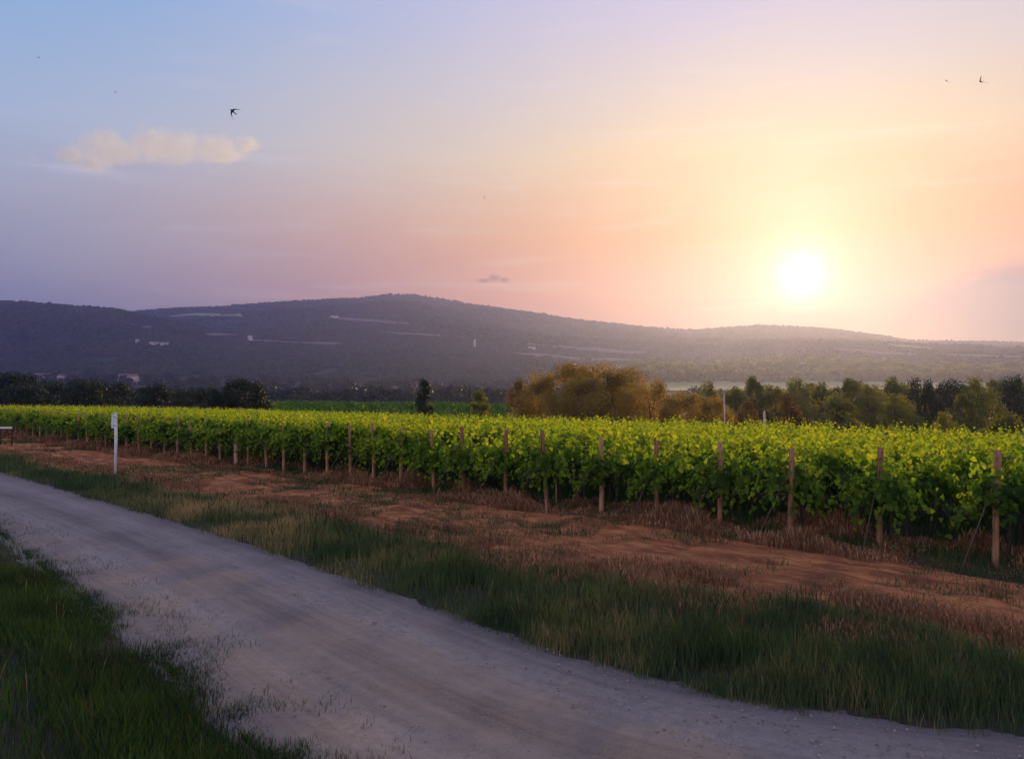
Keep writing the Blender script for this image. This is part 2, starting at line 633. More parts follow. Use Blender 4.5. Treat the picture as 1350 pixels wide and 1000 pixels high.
v = n.m('ADD', n.m('MULTIPLY', rut, 0.22), n.m('MULTIPLY', st, 0.40))
v = n.m('ADD', v, 0.095)
v = n.m('ADD', v, n.m('MULTIPLY', big, 0.40))
c = n.ramp(v, [(0.36, (0.10, 0.076, 0.058)), (0.49, (0.20, 0.158, 0.124)), (0.61, (0.31, 0.25, 0.20)), (0.78, (0.43, 0.36, 0.295))], srgb=False)
mid = n.noise(P_, 9, 5, 0.7)
c = n.mix(n.rng(mid, 0.45, 0.72, 0.0, 0.45), c, (0.13, 0.105, 0.085, 1))
c = n.mix(n.rng(fine, 0.38, 0.68, 0.0, 0.7), c, n.mix(grit, (0.12, 0.105, 0.09, 1), (0.42, 0.38, 0.35, 1)))
c = n.mix(n.rng(vsep, 0.35, 0.1, 0.0, 0.25), c, (0.48, 0.45, 0.42, 1))
hb = n.m('ADD', n.m('MULTIPLY', fine, 0.6), n.m('ADD', n.m('MULTIPLY', grit, 0.35), n.m('MULTIPLY', vsep, -0.5)))
principled(n, c, 0.92, hb, 0.02, 0.8, 0.2)
M['gravel'] = m

# red-brown earth of the headland
m, n = new_mat('red_earth')
P_ = pos(n)
ac = attr(n, 'across')
al = attr(n, 'along')
st = n.noise(n.comb(n.m('MULTIPLY', ac, 5.0), n.m('MULTIPLY', al, 0.22), 0.0), 2.6, 6, 0.65, dist=0.4)
a = n.noise(P_, 1.4, 6, 0.65)
b = n.noise(P_, 14, 5, 0.7)
c = n.ramp(n.m('ADD', n.m('MULTIPLY', st, 0.6), n.m('MULTIPLY', a, 0.4)),
           [(0.32, (0.15, 0.058, 0.030)), (0.45, (0.36, 0.125, 0.045)), (0.56, (0.70, 0.27, 0.085)), (0.72, (0.82, 0.42, 0.17))], srgb=False)
c = n.mix(n.rng(b, 0.35, 0.7, 0.0, 0.4), c, (0.16, 0.07, 0.042, 1))
principled(n, c, 0.95, n.m('ADD', b, n.m('MULTIPLY', a, 1.5)), 0.05, 1.0, 0.15)
M['earth'] = m

m, n = new_mat('pebble')
t = attr(n, 'tint')
principled(n, n.ramp(t, [(0, (0.16, 0.14, 0.12)), (0.5, (0.27, 0.24, 0.21)), (1, (0.42, 0.38, 0.34))], srgb=False), 0.85)
M['pebble'] = m
m, n = new_mat('far_wood')
t = attr(n, 'tint')
bb = n.noise(pos(n), 0.35, 4, 0.8)
c = n.ramp(n.m('ADD', n.m('MULTIPLY', t, 0.6), n.m('MULTIPLY', bb, 0.4)),
           [(0, (0.018, 0.028, 0.018)), (0.5, (0.038, 0.052, 0.028)), (1, (0.075, 0.085, 0.042))], srgb=False)
lg = n.noise(pos(n), 0.0035, 5, 0.6)
c = n.mix(n.rng(lg, 0.45, 0.62), c, n.mix(bb, (0.045, 0.048, 0.030, 1), (0.09, 0.085, 0.055, 1)))
principled(n, c, 1.0, bb, 1.5, 1.0, 0.05)
M['far_wood'] = m

# ------------------------------------------------------------------ ground and hills
Yn = np.concatenate([np.linspace(-320, -40, 8), np.linspace(-35, 60, 96)[1:], np.geomspace(60, 450, 90)[1:]])
tag(sheet('ground', Yn, 201, M['ground']), kind='structure')
tag(sheet('hills', np.concatenate([np.geomspace(450, 3300, 300), [3400, 3600, 3850]]), 520, M['hill']), kind='structure')


def drape(name, mat, outline, lift=1.5, kind='structure'):
    """a field: the ground between two lines of pixels on the hillside, as a sheet that follows the slope"""
    rows = []
    for (px, pt, pb) in outline:
        X0, Y0 = march(px, pb)
        X1, Y1 = march(px, pt)
        if Y1 - Y0 > 600:
            Y1 = Y0 + 600
            X1 = X0 * Y1 / Y0
        t = np.linspace(0, 1, 7)
        rows.append(np.stack([X0 + (X1 - X0) * t, Y0 + (Y1 - Y0) * t], -1))
    P = np.array(rows)
    # refine along the length
    k = np.linspace(0, len(P) - 1, (len(P) - 1) * 8 + 1)
    i0 = np.minimum(k.astype(int), len(P) - 2)
    fr = (k - i0)[:, None, None]
    P = P[i0] * (1 - fr) + P[i0 + 1] * fr
    X, Y = P[..., 0], P[..., 1]
    edge = np.ones_like(X)
    Z = height(X, Y) + lift * edge
    a, b = X.shape
    V = np.stack([X, Y, Z], -1).reshape(-1, 3)
    i = np.arange(a - 1)[:, None] * b + np.arange(b - 1)[None, :]
    Fc = np.stack([i, i + b, i + b + 1, i + 1], -1).reshape(-1, 4)
    o = link(name, np_mesh(name, V, Fc, mat, smooth=True))
    return tag(o, kind=kind)


FIELDS = [([(268, 440, 441), (280, 439.5, 443), (300, 440, 443), (315, 442, 443)], 'field'),
          ([(328, 448, 449), (340, 448, 450.5), (358, 449.5, 451), (430, 451, 455), (450, 453, 455)], 'field'),
          ([(224, 417, 418), (260, 413, 416), (290, 414, 417), (320, 416, 418)], 'meadow'),
          ([(184, 431, 432), (196, 430, 433), (203, 432, 433)], 'field'),
          ([(432, 418, 419), (445, 418, 421), (480, 421, 424), (540, 426, 429)], 'field'),
          ([(500, 437, 438), (530, 439, 442), (582, 442, 444)], 'field'),
          ([(676, 465, 467), (700, 466, 470), (740, 469, 473), (800, 472, 476), (850, 475, 477)], 'field'),
          ([(695, 453, 455), (740, 456, 459), (800, 460, 465), (850, 464, 467)], 'field'),
          ([(1098, 459, 461), (1130, 461, 465), (1170, 464, 468), (1210, 467, 470)], 'field'),
          ([(1238, 467, 468), (1270, 467, 471), (1310, 469, 472), (1350, 470, 473)], 'field'),
          ([(1150, 452, 453), (1180, 455, 457), (1230, 459, 461)], 'meadow')]
for out, mt in FIELDS:
    drape('field', M[mt], out)
# flat pale meadow on the valley floor to the right
drape('meadow', M['meadow'], [(840, 503, 516), (900, 502, 516), (1000, 502, 515), (1100, 503, 514), (1200, 504, 513), (1300, 504, 512)], 1.0)


# ------------------------------------------------------------------ wooded slopes: one mass
def ico():
    t = (1 + 5 ** 0.5) / 2
    V = np.array([(-1, t, 0), (1, t, 0), (-1, -t, 0), (1, -t, 0), (0, -1, t), (0, 1, t), (0, -1, -t), (0, 1, -t), (t, 0, -1), (t, 0, 1),
                  (-t, 0, -1), (-t, 0, 1)], float)
    V /= np.linalg.norm(V[0])
    Fc = np.array([(0, 11, 5), (0, 5, 1), (0, 1, 7), (0, 7, 10), (0, 10, 11), (1, 5, 9), (5, 11, 4), (11, 10, 2), (10, 7, 6), (7, 1, 8),
                   (3, 9, 4), (3, 4, 2), (3, 2, 6), (3, 6, 8), (3, 8, 9), (4, 9, 5), (2, 4, 11), (6, 2, 10), (8, 6, 7), (9, 8, 1)])
    return V, Fc


def blobs(C, S, tint, jit=0.25):
    """many small lumps: centres C (n,3), radii S (n,3)"""
    V0, F0 = ico()
    n = len(C)
    J = 1 + rng.uniform(-jit, jit, (n, 12, 1))
    a = rng.uniform(0, 6.28, n)
    ca, sa = np.cos(a), np.sin(a)
    V = V0[None] * J
    V = np.stack([V[..., 0] * ca[:, None] - V[..., 1] * sa[:, None], V[..., 0] * sa[:, None] + V[..., 1] * ca[:, None], V[..., 2]], -1)
    V = V * S[:, None, :] + C[:, None, :]
    Fc = F0[None] + (np.arange(n) * 12)[:, None, None]
    return V.reshape(-1, 3), Fc.reshape(-1, 3), np.repeat(tint, 12)


def in_field(px, py):
    ok = np.zeros(len(px), bool)
    for out, _ in FIELDS + [([(840, 503, 516), (1300, 502, 516), (1360, 504, 512)], '')]:
        o = np.array(out)
        t = np.interp(px, o[:, 0], o[:, 1], left=9999, right=9999)
        b = np.interp(px, o[:, 0], o[:, 2], left=-9999, right=-9999)
        ok |= (py > t - 0.6) & (py < b + 1.2) & (px > o[0, 0]) & (px < o[-1, 0])
    return ok


def forest(name, n, y0, y1, r0, r1, keep=None):
    u = rng.uniform(-0.78, 0.78, n)
    Y = np.exp(rng.uniform(math.log(y0), math.log(y1), n))
    X = u * Y
    z = height(X, Y)
    px = 675 + u * F
    py = HOR - (z - CAMZ) * F / Y
    dens = fbm(X / 180, Y / 180, 77, 3)
    ok = ~in_field(px, py) & (dens > 0.20)
    if keep is not None:
        ok &= keep(px, py, X, Y)
    X, Y, z = X[ok], Y[ok], z[ok]
    k = len(X)
    r = rng.uniform(r0, r1, k) * (0.8 + 0.5 * rng.random(k) ** 3)
    S = np.stack([r, r, r * rng.uniform(0.7, 1.25, k)], -1)
    C = np.stack([X, Y, z + r * 0.35], -1)
    V, Fc, t = blobs(C, S, rng.random(k))
    o = link(name, np_mesh(name, V, Fc, M['far_wood'], t))
    return tag(o, kind='stuff')


tag(forest('hill_forest', 90000, 1150, 3215, 2.8, 5.6), 'dark woods covering the long hill ridge on the skyline')


# ------------------------------------------------------------------ roads
def resample(P, n):
    P = np.array(P, float)
    s = np.r_[0, np.cumsum(np.linalg.norm(np.diff(P, axis=0), axis=1))]
    s /= s[-1]
    t = np.linspace(0, 1, n)
    X, Y = np.interp(t, s, P[:, 0]), np.interp(t, s, P[:, 1])
    k = max(3, n // 22) | 1
    ker = np.hanning(k + 2)[1:-1]
    ker /= ker.sum()
    pad = k // 2

    def sm(v):
        e = np.r_[2 * v[0] - v[pad:0:-1], v, 2 * v[-1] - v[-2:-pad - 2:-1]]
        return np.convolve(e, ker, 'valid')
    return np.stack([sm(X), sm(Y)], -1)


right_edge = [(-62, 68), (-40, 48.5)] + [gp(*q) for q in ((0, 624), (150, 667), (300, 713), (420, 752), (560, 805), (700, 856), (850, 904), (1000, 939), (1150, 961), (1350, 984))] + [(8.5, 5.9), (16, 5.2), (30, 4.6)]
left_edge = [(-62, 61), (-40, 42.5)] + [gp(*q) for q in ((-60, 668), (0, 702), (70, 758), (140, 812), (200, 862), (280, 932), (350, 1000))] + [(-1.0, 5.2), (1.6, 3.7), (5, 2.7), (10, 2.1), (18, 1.7), (30, 1.3)]
NR = 900
ER = resample(right_edge, NR)
EL = resample(left_edge, NR)
# pair every right-hand point with the nearest left-hand one so the strip has square ends
t_pair = np.array([np.argmin(((EL - p) ** 2).sum(1)) for p in ER])
t_pair = np.maximum.accumulate(t_pair)
ker = np.ones(61) / 61
tp = np.convolve(np.r_[np.full(30, t_pair[0]), t_pair, np.full(30, t_pair[-1])], ker, 'valid')
ELp = np.stack([np.interp(tp, np.arange(NR), EL[:, 0]), np.interp(tp, np.arange(NR), EL[:, 1])], -1)


def strip(name, A, B, nac, mat, relief, over=0.12):
    ac = np.linspace(-over, 1 + over, nac)
    P = A[:, None, :] * (1 - ac)[None, :, None] + B[:, None, :] * ac[None, :, None]
    al = np.r_[0, np.cumsum(np.linalg.norm(np.diff((A + B) / 2, axis=0), axis=1))]
    X, Y = P[..., 0], P[..., 1]
    AC = np.repeat(ac[None], len(A), 0)
    AL = np.repeat(al[:, None], nac, 1)
    Z = height(X, Y) + relief(X, Y, AC, AL)
    V = np.stack([X, Y, Z], -1).reshape(-1, 3)
    b = nac
    i = np.arange(len(A) - 1)[:, None] * b + np.arange(b - 1)[None, :]
    Fc = np.stack([i, i + 1, i + b + 1, i + b], -1).reshape(-1, 4)
    o = link(name, np_mesh(name, V, Fc, mat, smooth=True, extra={'across': AC.ravel(), 'along': AL.ravel()}))
    return tag(o, kind='structure')


def road_relief(X, Y, AC, AL):
    edge = np.minimum(AC, 1 - AC) + 0.05 + (fbm(X * 1.1, Y * 1.1, 3, 4) - 0.5) * 0.07 + (fbm(X * 6, Y * 6, 8, 2) - 0.5) * 0.05
    body = 0.035 + 0.02 * np.sin(np.clip(AC, 0, 1) * math.pi) - 0.022 * (np.exp(-((AC - 0.27) / 0.08) ** 2) + np.exp(-((AC - 0.76) / 0.08) ** 2))
    body = body + (fbm(X * 3, Y * 3, 9, 4) - 0.5) * 0.018
    return np.where(edge > 0, np.minimum(body, 0.004 + edge * 0.25), edge * 0.5 - 0.004)


strip('gravel_road', ELp, ER, 70, M['gravel'], road_relief)

# the headland track runs parallel to the row ends (X + Y constant)
Tt = np.linspace(-70, 34, 1100)
dA = np.stack([Tt, 13.9 - Tt + (vnoise(Tt * 0.3, Tt * 0, 4) - 0.5) * 0.9], -1)
dB = np.stack([Tt, 20.6 - Tt + (vnoise(Tt * 0.4, Tt * 0 + 5, 5) - 0.5) * 0.9], -1)


def dirt_relief(X, Y, AC, AL):
    edge = np.minimum(AC, 1 - AC) * 1.2 + (fbm(X * 0.8, Y * 0.8, 13, 4) - 0.5) * 0.40
    rut = np.exp(-((AC - 0.22) / 0.06) ** 2) + np.exp(-((AC - 0.60) / 0.06) ** 2)
    body = 0.055 - 0.035 * rut + (fbm(X * 2.2, Y * 2.2, 14, 5) - 0.5) * 0.15 + 0.03 * np.sin(np.clip(AC, 0, 1) * 3.14)
    body = np.maximum(body, 0.006)
    return np.where(edge > 0, np.minimum(body, 0.003 + edge * 0.5), edge * 0.4 - 0.004)


strip('dirt_track', dA, dB, 90, M['earth'], dirt_relief, 0.1)


# ------------------------------------------------------------------ grasses
def blades(P, h, w, lean, name, mat, tint, head=0.0, label=None):
    n = len(P)
    a = rng.uniform(0, 6.283, n)
    side = np.stack([np.cos(a), np.sin(a), np.zeros(n)], -1)
    la = rng.uniform(0, 6.283, n)
    ld = np.stack([np.cos(la), np.sin(la), np.zeros(n)], -1) * (lean * h * rng.uniform(0.1, 1.0, n))[:, None]
    up = np.array([0, 0, 1.0])
    w = w[:, None] if np.ndim(w) else np.full((n, 1), w)
    h = h[:, None]
    p1 = P + up * h * 0.55 + ld * 0.35
    p2 = P + up * h * 0.97 + ld
    wm = w * (0.75 if not head else 0.45)
    vs = [P - side * w * 0.5, P + side * w * 0.5, p1 + side * wm * 0.5, p1 - side * wm * 0.5]
    if head:
        q = P + up * h * 0.80 + ld * 0.66
        vs += [q + side * w * head, p2, q - side * w * head]
        T_ = [(0, 1, 2), (0, 2, 3), (3, 2, 4), (3, 4, 6), (6, 4, 5)]
    else:
        vs += [p2]
        T_ = [(0, 1, 2), (0, 2, 3), (3, 2, 4)]
    k = len(vs)
    V = np.stack(vs, 1)
    Fc = np.array(T_)[None] + (np.arange(n) * k)[:, None, None]
    o = link(name, np_mesh(name, V.reshape(-1, 3), Fc.reshape(-1, 3), mat, np.repeat(tint, k)))
    return tag(o, label, None, None, 'stuff')


def clump(X, Y, s, seed, lo=0.35, hi=0.65):
    return np.clip((fbm(X * s, Y * s, seed, 3) - lo) / (hi - lo), 0, 1)


def with_z(X, Y):
    return np.stack([X, Y, height(X, Y)], -1)


def edge_points(E, sgn, n, omax, p=1.0, lo=0.0, near=9.0):
    """points beside a road edge, denser where the edge is near the camera"""
    dist = np.linalg.norm(E, axis=1)
    seg = np.linalg.norm(np.diff(E, axis=0), axis=1)
    wgt = seg / (np.maximum(dist[:-1], near) / near) ** 1.25
    ok = (E[:-1, 0] > -45) & (E[:-1, 0] < 12)
    wgt = wgt * ok
    i = rng.choice(len(seg), n, p=wgt / wgt.sum())
    f_ = rng.random(n)[:, None]
    B = E[i] * (1 - f_) + E[i + 1] * f_
    d = E[i + 1] - E[i]
    d /= np.linalg.norm(d, axis=1)[:, None] + 1e-9
    nr = np.stack([-d[:, 1], d[:, 0]], -1) * sgn
    off = lo + (omax - lo) * rng.random(n) ** p
    Q = B + nr * off[:, None]
    return Q[:, 0], Q[:, 1], off


# verge between the road and the red headland
X, Y, off = edge_points(ER, 1, 380000, 3.6, 1.0, -0.10)
s_ = X + Y
lim = 14.4 + (vnoise(X * 0.5, Y * 0.5, 9) - 0.5) * 1.6
keep = (s_ < lim) & (rng.random(len(X)) < 0.12 + 0.75 * clump(X, Y, 1.6, 21, 0.38, 0.66)) & (rng.random(len(X)) < np.clip((off + 0.12 - (vnoise(X * 2.5, Y * 2.5, 6) - 0.5) * 0.35) * 2.6, 0.0, 1) ** 1.5)
X, Y, off, lim = X[keep], Y[keep], off[keep], lim[keep]
dist = np.hypot(X, Y)
h = (0.08 + 0.34 * fbm(X * 1.1, Y * 1.1, 41, 3) ** 1.3 + 0.16 * rng.random(len(X)) ** 2) * np.clip(0.45 + off * 0.8, 0.45, 1.0) * np.clip(0.5 + (lim - X - Y) * 0.5, 0.45, 1)
t = np.clip(0.40 + 1.0 * (fbm(X * 0.9, Y * 0.9, 51, 3) - 0.5) + rng.normal(0, 0.15, len(X)) + 0.38 * np.clip(1.3 - (lim - X - Y), 0, 1)
            + 0.30 * np.exp(-((X + 7) / 4.0) ** 2), 0, 1)
blades(with_z(X, Y), h, 0.0042 + 0.0004 * dist, 0.5, 'verge_grass', M['grass'], t, label='long green grass growing between the gravel road and the red headland')
# taller seeding stems in it
sel = rng.choice(len(X), 3800, replace=False)
blades(with_z(X[sel], Y[sel]), h[sel] * rng.uniform(1.05, 1.5, len(sel)), 0.0032 + 0.0003 * dist[sel], 0.35, 'seeding_grass', M['stem'],
       rng.random(len(sel)) ** 2.5, 1.0, 'thin seeding stems standing above the green verge grass')
# dry edge of the verge
X, Y, off = edge_points(ER, 1, 130000, 4.6, 0.7, 1.6)
s_ = X + Y
keep = (s_ > 12.2) & (s_ < 15.8) & (rng.random(len(X)) < clump(X, Y, 1.0, 61, 0.40, 0.62))
X, Y = X[keep], Y[keep]
dist = np.hypot(X, Y)
blades(with_z(X, Y), 0.05 + 0.22 * rng.random(len(X)) ** 1.6, 0.003 + 0.0003 * dist, 0.5, 'dry_verge_grass', M['straw'],
       np.clip(rng.normal(0.3, 0.18, len(X)), 0, 1), 1.2, 'dry reddish grass along the near edge of the headland track')

# near side of the road
X, Y, off = edge_points(EL, -1, 420000, 7.0, 1.3, -0.45, 6.5)
barep = clump(X, Y, 0.5, 71, 0.30, 0.5) * np.clip((X + Y - 2.7) * 0.9, 0.05, 1)
keep = (Y > 2.0) & (rng.random(len(X)) < 0.15 + 0.85 * barep) & (rng.random(len(X)) < np.clip((off + 0.42 - (fbm(X * 1.6, Y * 1.6, 16, 3) - 0.5) * 0.7) * 1.9, 0.0, 1) ** 1.5)
X, Y, off = X[keep], Y[keep], off[keep]
dist = np.hypot(X, Y)
h = (0.10 + 0.20 * fbm(X * 0.9, Y * 0.9, 43, 3) + 0.07 * rng.random(len(X))) * np.clip(0.42 + off * 0.75, 0.25, 1.15)
h *= np.where(off > 2.2, 0.7, 1.0)
t = np.clip(0.22 + 0.30 * np.clip((off - 1.3) / 1.2, 0, 1) + 0.5 * (fbm(X * 0.8, Y * 0.8, 53, 3) - 0.5) + rng.normal(0, 0.12, len(X)), 0, 1)  # lighter away from the road: a sunlit patch put into the blade colour
blades(with_z(X, Y), h, 0.0042 + 0.0004 * dist, 0.6, 'roadside_grass', M['lawn'], t, label='dark green grass in the near left corner beside the gravel road')
sel = rng.choice(len(X), 900, replace=False)
blades(with_z(X[sel], Y[sel]), h[sel] * rng.uniform(1.2, 2.1, len(sel)), 0.003 + 0.0002 * dist[sel], 0.3, 'roadside_seed_stem', M['stem'],
       rng.random(len(sel)) ** 3, 1.0, 'thin dark seed stems leaning over the near road edge')
# sparse low tufts creeping on the road's near edge
n_ = 90000
X, Y, off = edge_points(EL, 1, n_, 1.5, 2.0, -0.05, 6.5)
keep = rng.random(n_) < clump(X, Y, 2.2, 81, 0.42, 0.66) * np.clip(1.15 - off, 0, 1) ** 1.5
X, Y = X[keep], Y[keep]
blades(with_z(X, Y) + (0, 0, 0.02), 0.02 + 0.09 * rng.random(len(X)), np.full(len(X), 0.006), 0.8, 'creeping_grass', M['lawn'],
       np.clip(rng.normal(0.2, 0.2, len(X)), 0, 1), label='low tufts creeping over the near edge of the gravel')

# headland: dry tall grass in front of and under the row ends
n_ = 300000
Tx = rng.uniform(0, 1, n_) ** 0.9
Tx = 11.5 - Tx * 50
S = 19.0 + 4.6 * rng.random(n_) ** 0.85
X, Y = Tx, S - Tx
dist = np.hypot(X, Y)
cl = np.clip(clump(X, Y, 0.8, 91, 0.34, 0.58) + 0.30, 0, 1)
keep = (rng.random(n_) < cl * np.clip(22.0 / dist, 0.25, 1)) & (S > 19.2 + 1.6 * vnoise(X * 0.5, Y * 0.5, 19))
X, Y, S, cl = X[keep], Y[keep], S[keep], cl[keep]
dist = np.hypot(X, Y)
h = (0.04 + 0.62 * cl * fbm(X * 1.3, Y * 1.3, 44, 3) ** 1.7) * rng.uniform(0.5, 1.3, len(X))
blades(with_z(X, Y), h, 0.003 + 0.00028 * dist, 0.35, 'dry_headland_grass', M['straw'], np.clip(rng.normal(0.32, 0.24, len(X)), 0, 1), 1.3,
       'dry straw coloured grass standing along the foot of the vine row ends')
n_ = 140000
Tx = 11.5 - 50 * rng.random(n_)
S = 14.2 + 8.2 * rng.random(n_)
X, Y = Tx, S - Tx
dist = np.hypot(X, Y)
keep = rng.random(n_) < clump(X * 0.6 - Y * 0.25, Y * 0.6 - X * 0.25, 0.9, 95, 0.50, 0.62) * np.clip(20 / dist, 0.3, 1)
X, Y = X[keep], Y[keep]
dist = np.hypot(X, Y)
blades(with_z(X, Y) + (0, 0, 0.02), 0.04 + 0.16 * rng.random(len(X)), 0.005 + 0.0005 * dist, 0.7, 'headland_weeds', M['grass'],
       np.clip(rng.normal(0.3, 0.15, len(X)), 0, 1), label='patches of low green weeds on the red earth track')

n_ = 90000
Tx = 14 - 52 * rng.random(n_)
S = 21.3 + 9 * rng.random(n_) ** 1.3
X, Y = Tx, S - Tx
dist = np.hypot(X, Y)
keep = rng.random(n_) < (0.3 + 0.7 * clump(X, Y, 0.9, 97, 0.35, 0.6)) * np.clip(24 / dist, 0.3, 1)
X, Y = X[keep], Y[keep]
dist = np.hypot(X, Y)
blades(with_z(X, Y), 0.10 + 0.38 * rng.random(len(X)) * fbm(X, Y, 98, 3), 0.009 + 0.0006 * dist, 0.5, 'undergrowth', M['lawn'],
       np.clip(rng.normal(0.4, 0.2, len(X)), 0, 1), label='dark weeds growing under the vine rows')
# loose stones
X, Y, off = edge_points(EL, 1, 30000, 3.4, 1.0, 0.0, 7)
keep = (Y > 3) & (rng.random(len(X)) < 0.15 + 0.85 * clump(X, Y, 1.2, 15, 0.4, 0.65))
X, Y = X[keep], Y[keep]
r = 0.003 + 0.012 * rng.random(len(X)) ** 5
V, Fc, t = blobs(np.stack([X, Y, np.full(len(X), 0.048)], -1), np.stack([r, r, r * 0.6], -1), rng.random(len(X)))
tag(link('road_gravel', np_mesh('road_gravel', V, Fc, M['pebble'], t)), 'loose stones lying on the gravel road surface', kind='stuff')
X, Y, off = edge_points(EL, -1, 26000, 6.0, 0.7, 1.5, 7)
keep = (Y > 2) & (X + Y < 3.9 + 1.2 * vnoise(X, Y, 33))
X, Y = X[keep], Y[keep]
r = 0.005 + 0.016 * rng.random(len(X)) ** 3
V, Fc, t = blobs(np.stack([X, Y, r * 0.3], -1), np.stack([r, r, r * 0.7], -1), rng.random(len(X)))
tag(link('stony_patch', np_mesh('stony_patch', V, Fc, M['pebble'], t)), 'grey stones among the grass in the near left corner', kind='stuff')
Tx = rng.uniform(-35, 11, 5200)
S = rng.uniform(14.5, 20.5, 5200)
r = 0.010 + 0.032 * rng.random(5200) ** 4
V, Fc, t = blobs(np.stack([Tx, S - Tx, 0.05 + r * 0.3], -1), np.stack([r, r, r * 0.6], -1), rng.random(5200))
tag(link('earth_clods', np_mesh('earth_clods', V, Fc, M['earth'], t, extra={'across': t * 0 + 0.4, 'along': t * 300})), 'clods of red earth lying on the headland track', kind='stuff')

# ------------------------------------------------------------------ vines
LEAF = np.array([(0, 0.42, 0.07), (0, 0.05, 0.0), (0.38, -0.06, -0.10), (0.54, 0.33, -0.14), (0.30, 0.50, -0.02), (0.34, 0.78, -0.16), (0, 1.02, -0.14),
                 (-0.34, 0.78, -0.16), (-0.30, 0.50, -0.02), (-0.54, 0.33, -0.14), (-0.38, -0.06, -0.10)])
LF = np.array([(0, i, i % 10 + 1) for i in range(1, 11)])
LEAF4 = np.array([(0, 0, 0), (0.45, 0.45, -0.10), (0, 1, -0.05), (-0.45, 0.45, -0.10)])
LF4 = np.array([(0, 1, 2), (0, 2, 3)])


def leaves(P, nrm, size, tpl=LEAF, fc=LF):
    """leaf blades at P whose faces look along nrm, tips hanging"""
    n = len(P)
    nrm = nrm / (np.linalg.norm(nrm, axis=1)[:, None] + 1e-9)
    down = np.array([0, 0, -1.0]) + rng.normal(0, 0.55, (n, 3))
    t = down - (down * nrm).sum(1)[:, None] * nrm
    t /= np.linalg.norm(t, axis=1)[:, None] + 1e-9
    b = np.cross(t, nrm)
    k = len(tpl)
    V = P[:, None, :] + (b[:, None] * tpl[None, :, 0:1] + t[:, None] * tpl[None, :, 1:2] + nrm[:, None] * tpl[None, :, 2:3]) * size[:, None, None]
    Fc = fc[None] + (np.arange(n) * k)[:, None, None]
    return V.reshape(-1, 3), Fc.reshape(-1, 3), k


def row_foliage(name, L, mat, shoots=24, hang=0.35, top=2.05, size=0.145, far=False, zc=1.15):
    Ps, Ns, Ts, Ss = [], [], [], []
    nv = int(L / 1.0)
    for v in range(nv):
        x0 = 0.35 + v * 1.0 + random.uniform(-0.3, 0.3)
        vig = random.uniform(0.70, 1.15)
        hg = min(0.9, hang * random.choice((0.35, 0.7, 1.0, 1.5)))
        vtop = top * random.uniform(0.93, 1.05)
        ns = int(shoots * vig) + (34 if v == 0 and not far else 0)
        for s in range(ns):
            sx = x0 + random.uniform(-0.55, 0.55)
            kind = random.random()
            lat = random.choice((-1, 1))
            z0 = zc + random.uniform(-0.12, 0.22)
            if kind < hg:       # leans out and hangs
                vel = np.array([random.gauss(0, 0.25), lat * random.uniform(0.45, 0.95), random.uniform(0.35, 1.0)])
                grav = random.uniform(1.2, 2.4)
                ln = random.uniform(0.8, 1.5)
            else:
                vel = np.array([random.gauss(0, 0.22), lat * random.uniform(0.02, 0.50), random.uniform(0.8, 1.15)])
                grav = random.uniform(0.15, 0.8)
                ln = random.uniform(0.6, 1.0) * vig
            if v == 0 and not far and s >= ns - 34:
                vel = np.array([-random.uniform(0.2, 0.95), random.gauss(0, 0.6), random.uniform(0.4, 1.1)])
                grav = random.uniform(0.8, 2.2)
                ln = random.uniform(0.7, 1.35)
                sx = x0 - 0.2
            nl = int(ln / (0.065 if not far else 0.12))
            tt = np.linspace(0.02, 1, nl) * ln
            p = np.stack([sx + vel[0] * tt, vel[1] * tt, z0 + vel[2] * tt - grav * 0.5 * tt ** 2], -1)
            cap = vtop * random.uniform(0.92, 1.08)
            p[:, 2] = np.where(p[:, 2] > cap, cap - (p[:, 2] - cap) * 0.3, p[:, 2])
            p += rng.normal(0, 0.05, p.shape)
            nr = np.stack([np.full(nl, vel[0]), np.full(nl, vel[1] * 1.2), np.full(nl, 0.35)], -1) + rng.normal(0, 0.55, (nl, 3))
            fr = np.linspace(0, 1, nl)
            Ps.append(p)
            Ns.append(nr)
            hgt = np.clip((p[:, 2] - 0.9) / 1.2, 0, 1)  # lower leaves tinted darker, canopy shade put into their colour
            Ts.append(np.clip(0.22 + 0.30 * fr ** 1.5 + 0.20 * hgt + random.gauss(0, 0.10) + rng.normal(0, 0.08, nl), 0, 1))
            Ss.append(size * (1.15 - 0.55 * fr) * rng.uniform(0.75, 1.2, nl))
        if not far:               # whiskers above the canopy
            for s in range(9):
                q = np.array([x0 + random.uniform(-0.5, 0.5), random.uniform(-0.5, 0.5), top - random.uniform(0.15, 0.5)])
                nl = random.randint(4, 8)
                d = np.array([random.gauss(0, 0.5), random.gauss(0, 0.5), 1.0])
                tt = np.linspace(0, random.uniform(0.15, 0.5), nl)[:, None]
                Ps.append(q + d * tt + rng.normal(0, 0.015, (nl, 3)))
                Ns.append(rng.normal(0, 1, (nl, 3)))
                Ts.append(np.full(nl, 0.66) + rng.normal(0, 0.08, nl))
                Ss.append(np.linspace(0.125, 0.05, nl))
    P, Nn, T_, S_ = np.concatenate(Ps), np.concatenate(Ns), np.concatenate(Ts), np.concatenate(Ss)
    ok = (P[:, 2] > 0.12) & (rng.random(len(P)) < np.clip((P[:, 2] - 0.42 + 0.5 * (vnoise(P[:, 0] * 1.3, P[:, 1] * 2, 3) - 0.5)) / 0.40, 0.06, 1))
    P, Nn, T_, S_ = P[ok], Nn[ok], T_[ok], S_[ok]
    V, Fc, k = leaves(P, Nn, S_, LEAF4 if far else LEAF, LF4 if far else LF)
    return np_mesh(name, V, Fc, mat, np.repeat(np.clip(T_, 0, 1), k))


